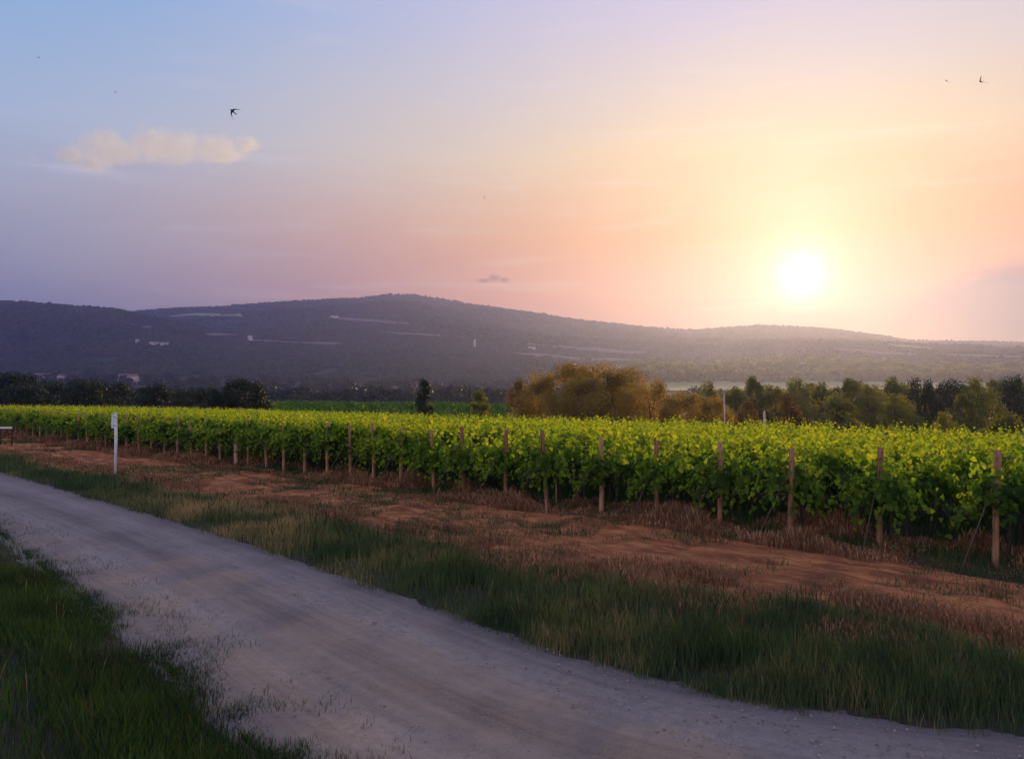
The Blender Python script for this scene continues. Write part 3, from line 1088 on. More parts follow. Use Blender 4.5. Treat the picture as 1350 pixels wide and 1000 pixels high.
ROWL = 17
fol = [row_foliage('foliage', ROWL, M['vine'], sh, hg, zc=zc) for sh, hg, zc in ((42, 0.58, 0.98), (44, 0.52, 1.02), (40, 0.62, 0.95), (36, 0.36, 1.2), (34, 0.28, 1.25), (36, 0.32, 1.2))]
FULL, TIDY = fol[:3], fol[3:]
trunks = []
for i in range(4):
    b = MB()
    pts = [np.array([0, 0, -0.05])]
    for k in range(6):
        pts.append(pts[-1] + np.array([random.gauss(0, 0.028), random.gauss(0, 0.028), 0.2]))
    b.tube(pts, [0.045, 0.036, 0.03, 0.028, 0.027, 0.03, 0.02], 7)
    h = pts[-1]
    b.tube([h, h + (0.2, 0.01, 0.05), h + (0.5, 0.02, 0.03)], [0.024, 0.018, 0.012], 6)
    b.tube([h, h + (-0.2, 0.01, 0.04), h + (-0.48, 0.0, 0.02)], [0.024, 0.017, 0.012], 6)
    trunks.append(b.mesh('trunk', M['bark'], True))
b = MB()
for zz_ in (1.1, 1.45, 1.75):
    b.tube([(0.0, 0, zz_), (ROWL, 0, zz_)], [0.0035, 0.0035], 5)
wire_me = b.mesh('trellis_wire', M['wire'])
b = MB()
b.tube([(0, 0, -0.1), (0.01, 0, 0.9), (0, 0.01, 1.85)], [0.045, 0.042, 0.038], 9)
line_me = b.mesh('line_post', M['post'], True)


def post_mesh(seed, hgt=1.92, r=0.055, mat='post', broken=False):
    rr = random.Random(seed)
    b = MB()
    nseg = 9
    n_ = 11
    path, rad = [], []
    bx, by = rr.gauss(0, 0.012), rr.gauss(0, 0.012)
    for i in range(nseg + 1):
        t = i / nseg
        path.append((bx * math.sin(3.1 * t), by * math.sin(2.3 * t), -0.25 + (hgt + 0.25) * t))
        rad.append(r * (1.08 - 0.14 * t) * rr.uniform(0.95, 1.05))
    if broken:
        rad[-1] *= 0.25
        rad[-2] *= 0.7
    V, P = tube(path, rad, n_)
    V[:, :2] += np.array([[rr.gauss(0, 0.0035), rr.gauss(0, 0.0035)] for _ in range(len(V))])
    V[-1, 2] += 0.006
    b.add(V, P)
    return b.mesh('end_post', M[mat], True)


posts_me = [post_mesh(i) for i in range(6)]
b = MB()
gtop, gbot = np.array([-0.02, 0, 1.55]), np.array([-1.15, 0.10, -0.02])
mid = (gtop + gbot) / 2 + (0, 0, -0.02)
b.tube([gtop, mid, gbot], [0.011, 0.011, 0.011], 6)
b.tube([gtop + (0.07, 0, 0), gtop + (-0.075, 0, 0.02)], [0.012, 0.012], 6)
guy_me = b.mesh('guy_wire', M['wire'], True)
b = MB()
b.tube([(-1.15, 0.10, -0.1), (-1.14, 0.10, 0.13)], [0.018, 0.016], 7)
anchor_me = b.mesh('ground_anchor', M['bark'], True)

HX = [8.04, 6.78, 5.54, 4.39, 3.28, 2.13, 0.90, -0.18, -1.35, -2.34, -3.46, -4.51, -5.42, -6.4, -7.5, -8.5, -9.5, -10.56, -11.3, -12.2, -13.2, -14.2, -15.3]
HX = [11.9, 10.6, 9.35] + HX
x_ = HX[-1]
while x_ > -52:
    x_ -= random.uniform(1.0, 1.2)
    HX.append(x_)
ROW_RZ = R(45)
S0 = 21.6
protos = {}
pi = 0
lab_mark = {3: 'before the dark gap', }
for i, hx in enumerate(HX):
    hy = S0 - hx + random.uniform(-0.12, 0.12)
    u = hx / hy
    px = 675 + u * F
    z0 = gz(hx, hy)
    vis = 0 < px < 1350
    full = hx > -3.2 or random.random() < 0.15
    # -- the row
    var = random.randrange(3)
    key = (full, var)
    if key not in protos:
        row = link('vine_row', None)
        link('foliage', (FULL if full else TIDY)[var], row)
        for k in range(6):
            t = link('trunk', trunks[random.randrange(4)], row, (0.35 + k * 1.0 + random.uniform(-0.08, 0.08), random.gauss(0, 0.04), 0), random.choice((0, math.pi)))
        link('line_post', line_me, row, (5.0, 0, 0))
        link('line_post', line_me, row, (10.0, 0, 0))
        link('trellis_wire', wire_me, row)
        protos[key] = row
    else:
        row = copy_tree(protos[key])
    row.location = (hx + 0.12, hy + 0.12, z0)
    row.rotation_euler = (0, math.atan(0.020), ROW_RZ + R(random.uniform(-1.0, 1.0)))
    long_ = 1.0 if hx > -12 else 1.1
    row.scale = (long_, random.uniform(0.94, 1.08), random.uniform(0.965, 1.035))
    number = ordinal(i - 2) if i >= 3 else None
    if vis:
        tone = 'sunlit yellow green' if px > 560 else ('bright green' if px > 200 else 'dark green')
        tag(row, f'{tone} trained grapevine row behind the {number} end post from the right', 'vine row', 'grapevine rows running back from the headland')
    elif px >= 1350:
        tag(row, 'yellow green trained grapevine row running back at the right picture edge', 'vine row', 'grapevine rows running back from the headland')
    else:
        tag(row, 'dark green far grapevine row entering past the left picture edge', 'vine row', 'grapevine rows running back from the headland')
    # -- its end post
    if px > 1420 or px < -60:
        continue
    white = abs(px - 307) < 6
    if white:
        p_ = link('end_post', post_mesh(99, 1.35, 0.085, 'pale_wood', True))
    else:
        p_ = link('end_post', posts_me[i % 6])
    p_.location = (hx, hy, z0)
    lean = random.gauss(R(3.4), R(2.8))
    ld = R(225)
    if i in (3, 5, 6):
        lean = R(7)
    if i in (8,):
        lean = R(0.5)
    if i in (9, 10):
        lean = R(5)
    ld += random.gauss(0, 0.35)
    p_.rotation_euler = (math.cos(ld + R(90)) * lean, math.sin(ld + R(90)) * lean, ROW_RZ + random.uniform(-0.2, 0.2))
    p_.scale = (1, 1, random.uniform(0.95, 1.05))
    if hx > -6 or i % 3 == 0:
        link('guy_wire', guy_me, p_)
        link('ground_anchor', anchor_me, p_)
    grp = 'wooden end posts of the vine rows along the headland'
    if white:
        tag(p_, 'pale broken end post shorter than its neighbours, right of the white marker pole', 'post', grp)
    elif px > 1350:
        tag(p_, 'brown end post just beyond the right picture edge', 'post', grp)
    elif px < 0:
        tag(p_, 'thin dark end post beyond the left picture edge', 'post', grp)
    else:
        look = 'leaning reddish brown' if lean > R(4) else ('stout upright brown' if px > 600 else ('slim weathered brown' if px > 200 else 'thin dark grey'))
        tag(p_, f'{look} wooden end post, {number} from the right along the row ends', 'post', grp)

# ---- the second vineyard on the swell behind
far_me = [row_foliage('foliage', 15, M['far_vine'], 22, 0.5, 1.75, 0.24, True, 0.85) for _ in range(4)]
fieldrows = []
for k in range(12):
    Yr = 78 + k * 4.4
    xa = (345 - 675) / F * Yr
    xb = (668 - 675) / F * Yr
    ln = xb - xa
    segs = 2
    row = link('distant_vine_row', None)
    for q in range(2):
        if random.random() < 0.5:
            link('foliage', far_me[random.randrange(4)], row, (15 * q + random.uniform(-0.4, 0.4), 0, 0))
        else:
            link('foliage', far_me[random.randrange(4)], row, (15 * q + 15 + random.uniform(-0.4, 0.4), 0, 0), math.pi)
    zl = gz(xa, Yr)
    zr_ = gz(xb, Yr)
    zm = gz((xa + xb) / 2, Yr)
    row.location = (xa, Yr, (zl + zr_ + 2 * zm) / 4)
    row.rotation_euler = (0, -math.atan((zr_ - zl) / ln), 0)
    row.scale = (ln / 30, 1.2, 1.0)
    where = ['nearest', 'second nearest', 'third nearest', 'fourth nearest', 'fifth nearest', 'sixth nearest'][k] if k < 6 else \
        ['sixth farthest', 'fifth farthest', 'fourth farthest', 'third farthest', 'second farthest', 'farthest'][k - 6]
    tag(row, f'{where} green vine row in the separate vineyard beyond the round dark bush', 'vine row', 'vine rows of the distant second vineyard')


# ------------------------------------------------------------------ trees
def tree_meshes(seed, hgt, wid, mat, nleaf=5200, size=0.22, shape='round', base=0.18, open_=0.5):
    rr = random.Random(seed)
    g = np.random.default_rng(seed)
    tb = MB()
    tr = hgt * (0.035 if shape != 'dome' else 0.016)
    pts = [np.array([0, 0, -0.3])]
    for k in range(5):
        pts.append(pts[-1] + np.array([rr.gauss(0, 0.03 * hgt), rr.gauss(0, 0.03 * hgt), hgt * 0.17]))
    tb.tube(pts, [tr * (1.15 - 0.19 * i) for i in range(6)], 8)
    cl, cr = [], []
    nc = 34
    for c in range(nc):
        for _ in range(40):
            a = rr.uniform(0, 6.283)
            t = rr.random()
            zf = base + (1 - base) * t
            if shape == 'round':
                prof = math.sqrt(max(0.0, 1 - (2 * t - 0.85) ** 2 / 1.4))
            elif shape == 'tall':
                prof = (0.55 + 0.45 * math.sin(math.pi * min(1, t * 1.15))) * (1 - 0.45 * t)
            else:
                prof = math.sqrt(max(0.0, 1 - t ** 2 * 0.92))
            rad = prof * wid / 2 * math.sqrt(rr.uniform(0.10, 1.0)) * rr.uniform(0.8, 1.12)
            q = np.array([math.cos(a) * rad, math.sin(a) * rad, hgt * zf * rr.uniform(0.93, 1.02)])
            if all(np.linalg.norm(q - o) > wid * 0.10 for o in cl):
                break
        cl.append(q)
        cr.append(wid * rr.uniform(0.10, 0.19))
    for q in cl[:18]:
        q = q * ((0.8, 0.8, 0.92) if shape != 'dome' else (0.6, 0.6, 0.8))
        s = pts[rr.randrange(1, 5)]
        m_ = (s + q) / 2 + np.array([0, 0, -0.04 * hgt])
        tb.tube([s, m_, q], [tr * 0.42, tr * 0.26, tr * 0.08], 5)
    per = nleaf // nc
    P, Nn, T_ = [], [], []
    for q, r_ in zip(cl, cr):
        d = g.normal(0, 1, (per, 3))
        d /= np.linalg.norm(d, axis=1)[:, None]
        rad = r_ * (0.35 + 0.85 * g.random(per) ** 0.7)
        d[:, 2] *= 0.8
        P.append(q + d * rad[:, None])
        Nn.append(d + g.normal(0, 0.6, (per, 3)) + (0, 0, 0.4))
        T_.append(np.clip(rr.gauss(0.5, 0.16) + g.normal(0, 0.13, per), 0, 1))
    P, Nn, T_ = np.concatenate(P), np.concatenate(Nn), np.concatenate(T_)
    P[:, 2] = np.maximum(P[:, 2], 0.15)
    V, Fc, k = leaves(P, Nn, size * g.uniform(0.6, 1.3, len(P)), LEAF4, LF4)
    return np_mesh('crown', V, Fc, M[mat], np.repeat(T_, k)), tb.mesh('trunk', M['bark'], True)


TREES = {}
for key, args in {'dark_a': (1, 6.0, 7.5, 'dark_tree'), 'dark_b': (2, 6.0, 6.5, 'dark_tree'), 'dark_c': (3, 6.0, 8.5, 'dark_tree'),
                  'green_a': (4, 6.0, 5.5, 'green_tree'), 'green_b': (5, 6.0, 6.5, 'green_tree'), 'green_c': (6, 6.0, 4.6, 'green_tree'),
                  'gold_a': (7, 6.0, 8.0, 'gold_tree'), 'gold_b': (8, 6.0, 7.0, 'gold_tree'), 'rust_a': (9, 6.0, 7.0, 'rust_tree')}.items():
    sh = 'dome' if key.startswith(('gold', 'rust')) or key == 'dark_c' else 'round'
    big = key.startswith('gold')
    TREES[key] = tree_meshes(*args, shape=sh, nleaf=15000 if big else 8500, size=0.15 if big else 0.22, base=0.06 if sh == 'dome' else 0.14)
TREES['tall'] = tree_meshes(12, 6.0, 3.4, 'dark_tree', shape='tall', nleaf=5200, size=0.17, base=0.12)
TREES['olive_tall'] = tree_meshes(14, 6.0, 3.6, 'green_tree', shape='tall', nleaf=5200, size=0.18, base=0.12)


def plant_tree(name, key, pxc, ptop, Y, wpx, label, group, cat='tree', sink=0.0):
    """stands on the ground at distance Y; its height follows from where its top shows"""
    X = (pxc - 675) / F * Y
    z0 = gz(X, Y) - sink
    top = zy(ptop, Y)
    hgt = max(1.0, top - z0)
    crown, trunk = TREES[key]
    wid = wpx * Y / F
    cw = max(crown.vertices[0].co.x, 1)
    base_w = {'dark_a': 7.5, 'dark_b': 6.5, 'dark_c': 8.5, 'green_a': 5.5, 'green_b': 6.5, 'green_c': 4.6, 'gold_a': 8, 'gold_b': 7, 'rust_a': 7, 'tall': 3.4, 'olive_tall': 3.6}[key]
    o = link(name, None, None, (X, Y, z0), random.uniform(0, 6.28))
    sx = wid / (base_w * 1.12)
    o.scale = (sx, sx, hgt / 6.25)
    link('crown', crown, o)
    link('trunk', trunk, o)
    tag(o, label, cat, group)
    return o


# left: dark wood edge behind the vineyard
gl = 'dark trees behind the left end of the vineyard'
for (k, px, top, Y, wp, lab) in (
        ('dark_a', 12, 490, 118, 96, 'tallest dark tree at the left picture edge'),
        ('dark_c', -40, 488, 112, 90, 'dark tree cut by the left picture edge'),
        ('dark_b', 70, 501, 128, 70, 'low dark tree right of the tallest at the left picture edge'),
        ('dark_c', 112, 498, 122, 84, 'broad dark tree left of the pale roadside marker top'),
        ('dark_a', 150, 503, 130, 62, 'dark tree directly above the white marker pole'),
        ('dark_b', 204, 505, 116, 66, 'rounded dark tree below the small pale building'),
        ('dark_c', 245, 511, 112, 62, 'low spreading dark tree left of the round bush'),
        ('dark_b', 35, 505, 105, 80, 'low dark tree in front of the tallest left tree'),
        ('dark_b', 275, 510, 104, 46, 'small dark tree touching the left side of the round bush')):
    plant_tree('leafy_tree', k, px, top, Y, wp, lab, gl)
plant_tree('round_bush', 'dark_a', 322, 499, 84, 72, 'large round dark green bush behind the bright vines, left of centre', None, 'bush')
plant_tree('round_bush', 'dark_b', 292, 511, 82, 42, 'smaller dark bush leaning on the large round bush', None, 'bush')
plant_tree('leafy_tree', 'tall', 560, 497, 72, 34, 'small narrow dark tree standing alone before the distant vineyard', None)
plant_tree('leafy_tree', 'olive_tall', 632, 513, 74, 40, 'small bushy tree between the narrow tree and the golden thicket', None)
plant_tree('round_bush', 'rust_a', 685, 505, 76, 56, 'brownish bush at the left foot of the golden thicket', None, 'bush')
# golden thicket
gg = 'domed shrubs of the golden thicket behind the vines'
for (k, px, top, Y, wp, lab) in (
        ('gold_a', 744, 480, 70, 128, 'left dome of the golden thicket with the highest crest'),
        ('gold_b', 792, 481, 68, 128, 'middle dome of the golden thicket'),
        ('gold_a', 828, 486, 72, 116, 'right dome of the golden thicket sloping to the meadow'),
        ('gold_b', 712, 496, 66, 74, 'low left skirt of the golden thicket'),
        ('gold_b', 768, 496, 62, 110, 'low front shrub at the middle of the golden thicket'),
        ('gold_a', 856, 504, 64, 96, 'low right skirt of the golden thicket'),
        ('gold_b', 900, 518, 62, 84, 'low golden shrub right of the thicket before the meadow')):
    plant_tree('thicket_shrub', k, px, top, Y, wp, lab, gg, 'shrub')
gr = 'trees in a line behind the right half of the vineyard'
spots = [(932, 504, 92, 40, 'green_b', 'round olive tree standing alone at the left end of the right tree line'),
         (968, 512, 88, 44, 'green_a', 'low tree behind the thin pale pole'),
         (991, 497, 100, 40, 'green_c', 'highest rounded tree just right of the thin pale pole'),
         (1022, 512, 98, 48, 'green_a', 'low hazy tree right of the highest rounded tree'),
         (1050, 500, 108, 54, 'green_b', 'broad hazy tree below the glow of the sun'),
         (1086, 507, 92, 52, 'green_a', 'olive tree left of the pair in the middle of the right line'),
         (1120, 500, 102, 50, 'green_c', 'upright tree in the middle of the right tree line'),
         (1152, 508, 90, 56, 'green_b', 'broad olive tree in the middle of the right tree line'),
         (1180, 500, 100, 44, 'green_a', 'tree left of the dark pair at the right'),
         (1214, 498, 84, 54, 'dark_b', 'tall dark tree, left one of the dark group at the right'),
         (1252, 500, 88, 56, 'dark_a', 'dark tree, middle one of the dark group at the right'),
         (1290, 499, 84, 56, 'green_b', 'dark olive tree, right one of the dark group'),
         (1330, 494, 98, 64, 'dark_c', 'large shaded tree near the right picture edge'),
         (1375, 490, 92, 60, 'dark_a', 'shaded tree cut by the right picture edge'),
         (1268, 520, 70, 40, 'green_c', 'small shrubby tree in front of the dark group at the right'),
         (1185, 520, 76, 50, 'green_b', 'low olive shrub in front of the right tree line'),
         (1105, 522, 74, 56, 'green_a', 'low olive shrub right of the rusty bush'),
         (1008, 508, 120, 60, 'green_b', 'hazy tree behind the gap right of the highest rounded tree'),
         (1070, 506, 124, 60, 'green_c', 'faint back tree between the two broad hazy trees'),
         (1135, 505, 122, 64, 'green_a', 'back tree filling the middle of the right tree line'),
         (1198, 505, 118, 56, 'green_b', 'back tree seen between the middle trees and the dark group'),
         (1310, 502, 116, 60, 'green_c', 'back tree between the dark olive and the large shaded tree')]
for (px, top, Y, wp, k, lab) in spots:
    plant_tree('leafy_tree', k, px, top, Y, wp, lab, gr)
plant_tree('round_bush', 'rust_a', 1042, 524, 50, 66, 'rusty orange bush behind the brightest vines', None, 'bush')
plant_tree('round_bush', 'rust_a', 985, 532, 52, 48, 'small reddish bush beside the thin pale pole', None, 'bush')
plant_tree('round_bush', 'green_b', 1248, 545, 34, 44, 'small round green bush rising from the right vine tops', None, 'bush')
plant_tree('round_bush', 'green_a', 1325, 546, 34, 56, 'low green bush at the right picture edge above the vines', None, 'bush')
plant_tree('round_bush', 'gold_b', 940, 524, 56, 70, 'low golden bush left of the thin pale pole', None, 'bush')

# woods in the valley: further than single trees can be told apart
cards = []
gset = [tree_meshes(40 + i, 6.0, 6.5, 'dark_tree', nleaf=520, size=0.85, base=0.05)[0] for i in range(4)]
arr = []
for me in gset:
    v = np.zeros(len(me.vertices) * 3)
    me.vertices.foreach_get('co', v)
    fidx = np.zeros(len(me.loops), np.int32)
    me.loops.foreach_get('vertex_index', fidx)
    arr.append((v.reshape(-1, 3), fidx.reshape(-1, 3)))


def wood(name, label, spots_, mat):
    VV, FF, TT, k = [], [], [], 0
    for (X, Y, hgt, wid) in spots_:
        v, f_ = arr[random.randrange(4)]
        a = random.uniform(0, 6.28)
        c_, s_ = math.cos(a), math.sin(a)
        q = np.c_[(v[:, 0] * c_ - v[:, 1] * s_) * wid / 6.5 + X, (v[:, 0] * s_ + v[:, 1] * c_) * wid / 6.5 + Y, v[:, 2] * hgt / 6 + gz(X, Y) - 0.5]
        VV.append(q)
        FF.append(f_ + k)
        TT.append(np.clip(random.gauss(0.5, 0.2) + rng.normal(0, 0.1, len(v)), 0, 1))
        k += len(v)
    tag(link(name, np_mesh(name, np.concatenate(VV), np.concatenate(FF), M[mat], np.concatenate(TT))), label, kind='stuff')


sp = []
for _ in range(1500):
    Y = math.exp(random.uniform(math.log(430), math.log(1120)))
    u = random.uniform(-0.74, 0.74)
    px = 675 + u * F
    if px > 845 and 560 < Y:
        continue
    if px > 845 and random.random() < 0.6:
        continue
    sp.append((u * Y, Y, random.uniform(8, 14), random.uniform(11, 18)))
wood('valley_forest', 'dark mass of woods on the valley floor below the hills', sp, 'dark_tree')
sp = []
for _ in range(900):
    Y = random.uniform(1180, 1500)
    u = random.uniform(0.14, 0.74)
    sp.append((u * Y, Y, random.uniform(11, 20), random.uniform(18, 30)))
wood('far_tree_belt', 'hazy belt of trees beyond the pale meadow on the right', sp, 'green_tree')


# ------------------------------------------------------------------ houses on the slopes
def house(px, py, L, D, H, label, rz=0.0, group=None):
    X, Y = march(px, py)
    z0 = gz(X, Y)
    o = link('house', None, None, (X, Y - 6, z0 - 0.5), rz)
    b = MB()
    b.box((0, 0, H / 2), (L, D, H))
    link('wall', b.mesh('wall', M['plaster']), o)
    b = MB()
    e = 0.5
    V = [(-L / 2 - e, -D / 2 - e, H), (L / 2 + e, -D / 2 - e, H), (L / 2 + e, D / 2 + e, H), (-L / 2 - e, D / 2 + e, H), (-L / 2 - e, 0, H + D * 0.28), (L / 2 + e, 0, H + D * 0.28)]
    b.add(np.array(V) + (0, 0, 0.01), [(0, 1, 5, 4), (2, 3, 4, 5), (1, 2, 5), (3, 0, 4), (0, 3, 2, 1)])
    link('roof', b.mesh('roof', M['tile']), o)
    for k in range(int(L / 4)):
        b = MB()
        b.box((-L / 2 + 2 + k * 4, -D / 2, H * 0.55), (1.1, 0.08, 1.4))
        link('window', b.mesh('window', M['glass']), o)
    tag(o, label, 'house', group)


house(701, 462, 17, 10, 8, 'pale farmhouse on the fields left of the golden thicket, seen on the slope')
house(202, 455, 9, 8, 6, 'leftmost small white house of the cluster low on the dark slope', 0.2, 'small white houses on the dark left slope')
house(209, 455, 8, 8, 6, 'second small white house of the cluster low on the dark slope', -0.1, 'small white houses on the dark left slope')
house(217, 456, 9, 8, 6, 'third small white house of the cluster low on the dark slope', 0.1, 'small white houses on the dark left slope')
house(222, 455.5, 7, 8, 6, 'rightmost small white house of the cluster low on the dark slope', 0.0, 'small white houses on the dark left slope')
house(183, 452, 5, 6, 7, 'lone tiny white house left of the house cluster on the slope', 0.0)
house(442, 419.5, 20, 10, 6, 'pale building at the end of the upper field on the ridge')
house(331, 449, 9, 10, 11, 'white building at the left end of the long hillside field')
house(62, 500.5, 26, 12, 6, 'long pale roofed building above the dark trees at far left')
house(85, 501.5, 9, 9, 6, 'short pale building right of the long one at far left')
house(172, 505, 22, 12, 9, 'pale building among dark trees above the white marker pole')
house(626, 459, 4, 5, 20, 'slim pale tower on the wooded slope above the narrow tree')

# ------------------------------------------------------------------ roadside marker pole
X, Y = gp(152, 629)
o = link('marker_pole', None, None, (X, Y, 0))
b = MB()
b.tube([(0, 0, -0.2), (0.005, 0, 1.2), (-0.012, 0, 2.28)], [0.052, 0.05, 0.048], 14)
b.tube([(-0.012, 0, 2.285), (-0.012, 0, 2.31)], [0.05, 0.03], 14)
link('pole', b.mesh('pole', M['white'], True), o)
b = MB()
b.box((-0.085, -0.035, 2.0), (0.11, 0.03, 0.50))
link('marker_plate', b.mesh('marker_plate', M['plate']), o)
b = MB()
for zz_ in (1.85, 2.15):
    b.box((-0.015, -0.012, zz_), (0.13, 0.112, 0.03))
link('clamp', b.mesh('clamp', M['grey']), o)
tag(o, 'slim white roadside marker pole with pale blue plate near its top', 'marker pole')

# white barrier at far left
Y = 47
X = (8 - 675) / F * Y
z0 = gz(X, Y)
o = link('barrier', None, None, (X, Y, z0), R(-8))
b = MB()
zt = zy(563.5, Y) - z0
b.box((0, 0, zt), (0.85, 0.05, 0.11))
link('rail', b.mesh('rail', M['white']), o)
for sx in (-0.36, 0.36):
    b = MB()
    b.tube([(sx, 0.06, -0.1), (sx, 0.06, zt + 0.05)], [0.04, 0.04], 8)
    link('leg', b.mesh('leg', M['bark'], True), o)
tag(o, 'short white barrier rail on dark legs at the left picture edge', 'barrier')

# pale pole behind the vineyard
Y = 46
X = (955 - 675) / F * Y
z0 = gz(X, Y)
zt = zy(519, Y)
o = link('thin_pole', None, None, (X, Y, z0))
b = MB()
b.tube([(0, 0, -0.3), (0.01, 0, (zt - z0) * 0.5), (-0.02, 0, zt - z0)], [0.05, 0.042, 0.036], 10)
link('pole', b.mesh('pole', M['pale_wood'], True), o)
b = MB()
b.tube([(-0.02, 0, zt - z0), (-0.02, 0, zt - z0 + 0.03)], [0.055, 0.055], 10)
link('cap', b.mesh('cap', M['grey'], True), o)
tag(o, 'thin pale pole rising behind the vines before the trees', 'pole')
# pale stake with broken top by the rusty bush
Y = 42
X = (1007 - 675) / F * Y
z0 = gz(X, Y)
o = link('stake', None, None, (X, Y, z0))
b = MB()
hh = zy(541, Y) - z0
b.tube([(0, 0, -0.3), (0, 0, hh * 0.6), (0.02, 0, hh * 0.93), (0.03, 0, hh)], [0.07, 0.065, 0.075, 0.03], 9)
link('shaft', b.mesh('shaft', M['pale_wood'], True), o)
tag(o, 'pale pinkish wooden stake top showing above the brightest vines', 'stake')
# small light stakes in front of the rows
for (px, py, h_, lab) in ((720, 682, 0.42, 'short pale stake in the dry grass in front of the vines'), (733, 668, 0.95, 'thin light stake just right of the leaning post')):
    X, Y = gp(px, py)
    o = link('stake', None, None, (X, Y, 0), 0.4)
    b = MB()
    b.tube([(0, 0, -0.1), (0.01, 0, h_ * 0.5), (0.0, 0.01, h_)], [0.03, 0.027, 0.022], 8)
    link('shaft', b.mesh('shaft', M['post'], True), o)
    tag(o, lab, 'stake')


# ------------------------------------------------------------------ birds
def bird_mesh(name, fold=0.0, up=0.25, asym=0.0):
    """a swift: torpedo body, scythe wings, forked tail, one closed surface per limb welded at the shoulder; length axis +Y"""
    b = MB()
    b.tube([(0, 0.085, 0), (0, 0.07, 0.002), (0, 0.03, 0.004), (0, -0.02, 0.002), (0, -0.065, 0), (0, -0.085, 0)], [0.004, 0.013, 0.020, 0.018, 0.009, 0.004], 10)
    for s in (-1, 1):
        f_ = fold + (asym if s > 0 else -asym)
        xs = np.linspace(0, 1, 8)
        sp_ = 0.21 * (1 - 0.5 * f_)
        lead = [(s * (0.008 + sp_ * t), 0.045 - 0.02 * t + 0.05 * math.sin(t * 2.2) * (1 - f_) - (0.11 + 0.12 * f_) * t ** 1.8, up * 0.21 * t * (1 - 0.45 * t)) for t in xs]
        chord = [0.058 * (1 - t) ** 0.75 + 0.003 for t in xs]
        V = []
        for (a, q, c), w_ in zip(lead, chord):
            V += [(a, q, c), (a, q - w_ * 0.4, c + 0.005), (a, q - w_, c), (a, q - w_ * 0.4, c - 0.003)]
        P = []
        for i in range(7):
            for k in range(4):
                P.append((i * 4 + k, i * 4 + (k + 1) % 4, i * 4 + 4 + (k + 1) % 4, i * 4 + 4 + k))
        P += [(0, 1, 2, 3), (31, 30, 29, 28)]
        b.add(V, P)
        b.add([(0, -0.06, 0.002), (s * 0.010, -0.06, 0.002), (s * 0.030, -0.125, 0), (s * 0.004, -0.09, 0), (0, -0.06, -0.002), (s * 0.010, -0.06, -0.002), (s * 0.030, -0.125, -0.002), (s * 0.004, -0.09, -0.002)],
              [(0, 1, 2, 3), (7, 6, 5, 4), (0, 4, 5, 1), (1, 5, 6, 2), (2, 6, 7, 3), (3, 7, 4, 0)])
    return b.mesh(name, M['bird'], True)


from mathutils import Matrix
birds = [(307, 147, 19.5, bird_mesh('swift', 0.62, 0.1), (R(90), R(-50), 0), 'largest dark swift with swept wings right of the puffy cloud'),
         (1293, 108, 26, bird_mesh('swift', 0.2, 0.9, 0.1), (0.7, 0.5, 0.6), 'black swift with raised wing at the top right'),
         (1248, 107, 42, bird_mesh('swift', 0.3, 0.2), (0.5, 0.3, 0.4), 'smaller swift left of the black one at the top right'),
         (638, 260, 58, bird_mesh('swift', 0.4, 0.3), (0.9, 0.4, 0.9), 'small swift alone in the pink middle of the sky'),
         (152, 122, 62, bird_mesh('swift', 0.3, 0.5), (0.3, 0.2, 1.2), 'tiny swift above the left part of the puffy cloud'),
         (51, 76, 70, bird_mesh('swift', 0.2, 0.2), (0.8, 0.2, 0.3), 'tiny swift highest in the blue top left sky'),
         (61, 296, 80, bird_mesh('swift', 0.3, 0.3), (0.4, 0.1, 0.7), 'faintest tiny swift below the cloud at far left')]
for px, py, Y, me, rot, lab in birds:
    o = link('swift', me, None, at(px, py, Y))
    o.rotation_euler = rot
    tag(o, lab, 'bird', 'swifts in the evening sky')


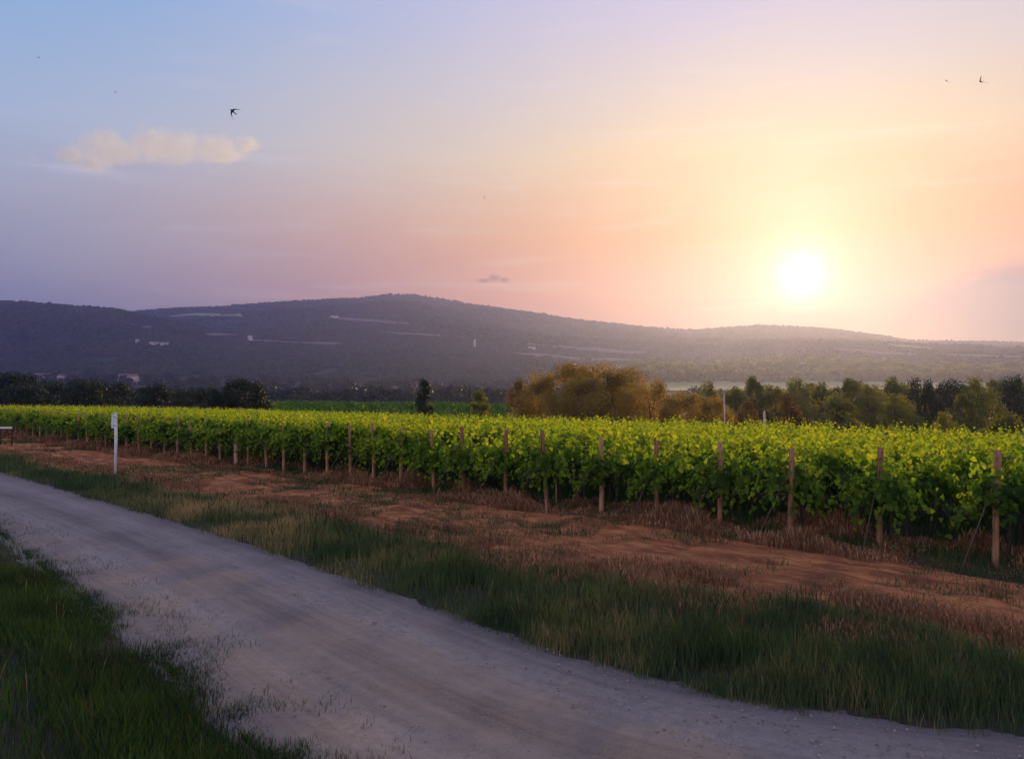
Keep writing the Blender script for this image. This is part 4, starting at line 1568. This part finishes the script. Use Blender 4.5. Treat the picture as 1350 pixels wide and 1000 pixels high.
# ------------------------------------------------------------------ clouds: real volumes beyond the hills
def cloud(name, px0, px1, py0, py1, Y, lobes, dens, label, col=(0.90, 0.96, 1.0), soft=0.85):
    c = at((px0 + px1) / 2, (py0 + py1) / 2, Y)
    W = (px1 - px0) / 2 * Y / F
    H = (py1 - py0) / 2 * Y / F
    D = W * 0.15
    b = MB()
    V0, F0 = ico()
    for (lx, lz, rx, rz_) in lobes:
        b.add(V0 * (rx * 1.3, 0.95, rz_ * 1.3) + (lx, 0, lz), F0.tolist())
    m_, n_ = new_mat(name + '_vapour')
    oc = n_.node('ShaderNodeTexCoord').outputs['Object']
    nz = n_.noise(n_.vm('MULTIPLY', oc, (W / H * 1.0, 1.5, 1.0)), 3.2, 7, 0.68)
    nzs = n_.m('MULTIPLY', n_.m('SUBTRACT', nz, 0.5), 1.9)
    acc = None
    for (lx, lz, rx, rz_) in lobes:
        q = n_.vm('MULTIPLY', n_.vm('SUBTRACT', oc, (lx, 0, lz)), (1 / rx, 1 / 0.8, 1 / rz_))
        v_ = n_.m('SUBTRACT', 1.0, n_.vm('LENGTH', q))
        acc = v_ if acc is None else n_.m('SMOOTH_MAX', acc, v_, 0.15)
    v_ = n_.m('ADD', acc, n_.m('MULTIPLY', nzs, 0.80))
    dv = n_.m('MULTIPLY', n_.rng(v_, 0.05, 0.05 + soft), dens)
    pv = n_.node('ShaderNodeVolumePrincipled')
    pv.inputs['Color'].default_value = (*col, 1)
    n_.put(pv.inputs['Density'], dv)
    pv.inputs['Anisotropy'].default_value = 0.55
    o_ = n_.node('ShaderNodeOutputMaterial')
    n_.t.links.new(pv.outputs[0], o_.inputs['Volume'])
    o = link(name, b.mesh(name, m_), None, c)
    o.scale = (W, D, H)
    rm = o.modifiers.new('union', 'REMESH')
    rm.mode = 'VOXEL'
    rm.voxel_size = 0.05
    return tag(o, label, 'cloud')


cloud('cloud', 65, 345, 160, 230, 4600, [(-0.5, 0.05, 0.34, 0.88), (-0.40, -0.2, 0.42, 0.6), (-0.02, 0.1, 0.36, 0.88), (0.2, 0.0, 0.40, 0.85), (0.55, -0.05, 0.34, 0.68), (0.62, -0.3, 0.3, 0.4), (0.86, 0.12, 0.16, 0.40), (-0.80, -0.25, 0.2, 0.45), (-0.58, -0.6, 0.25, 0.4)],
      0.020, 'long puffy cream cloud with lumpy top, high on the left')
cloud('cloud', 30, 54, 198, 218, 4600, [(0, 0, 0.9, 0.8)], 0.010, 'small separate puff left of the long puffy cloud')
cloud('cloud', 262, 312, 222, 234, 4600, [(-0.3, 0, 0.5, 0.8), (0.4, -0.1, 0.5, 0.5)], 0.006, 'thin cream shred under the right end of the long cloud')
cloud('cloud', 620, 680, 357, 376, 5200, [(-0.4, -0.35, 0.5, 0.5), (0.05, 0.0, 0.45, 0.85), (0.5, -0.25, 0.42, 0.6)], 0.09,
      'small dark purple cloud low over the hill crest', (0.30, 0.24, 0.36))

# ------------------------------------------------------------------ air
m, n = new_mat('air')
pv = n.node('ShaderNodeVolumePrincipled')
pv.inputs['Color'].default_value = (0.34, 0.39, 0.98, 1)
pv.inputs['Density'].default_value = 1.75e-4
pv.inputs['Anisotropy'].default_value = 0.70
o_ = n.node('ShaderNodeOutputMaterial')
n.t.links.new(pv.outputs[0], o_.inputs['Volume'])
m.cycles.homogeneous_volume = True
b = MB()
b.box((0, 1765, 260), (11800, 4230, 560))
tag(link('haze', b.mesh('haze', m)), kind='stuff')
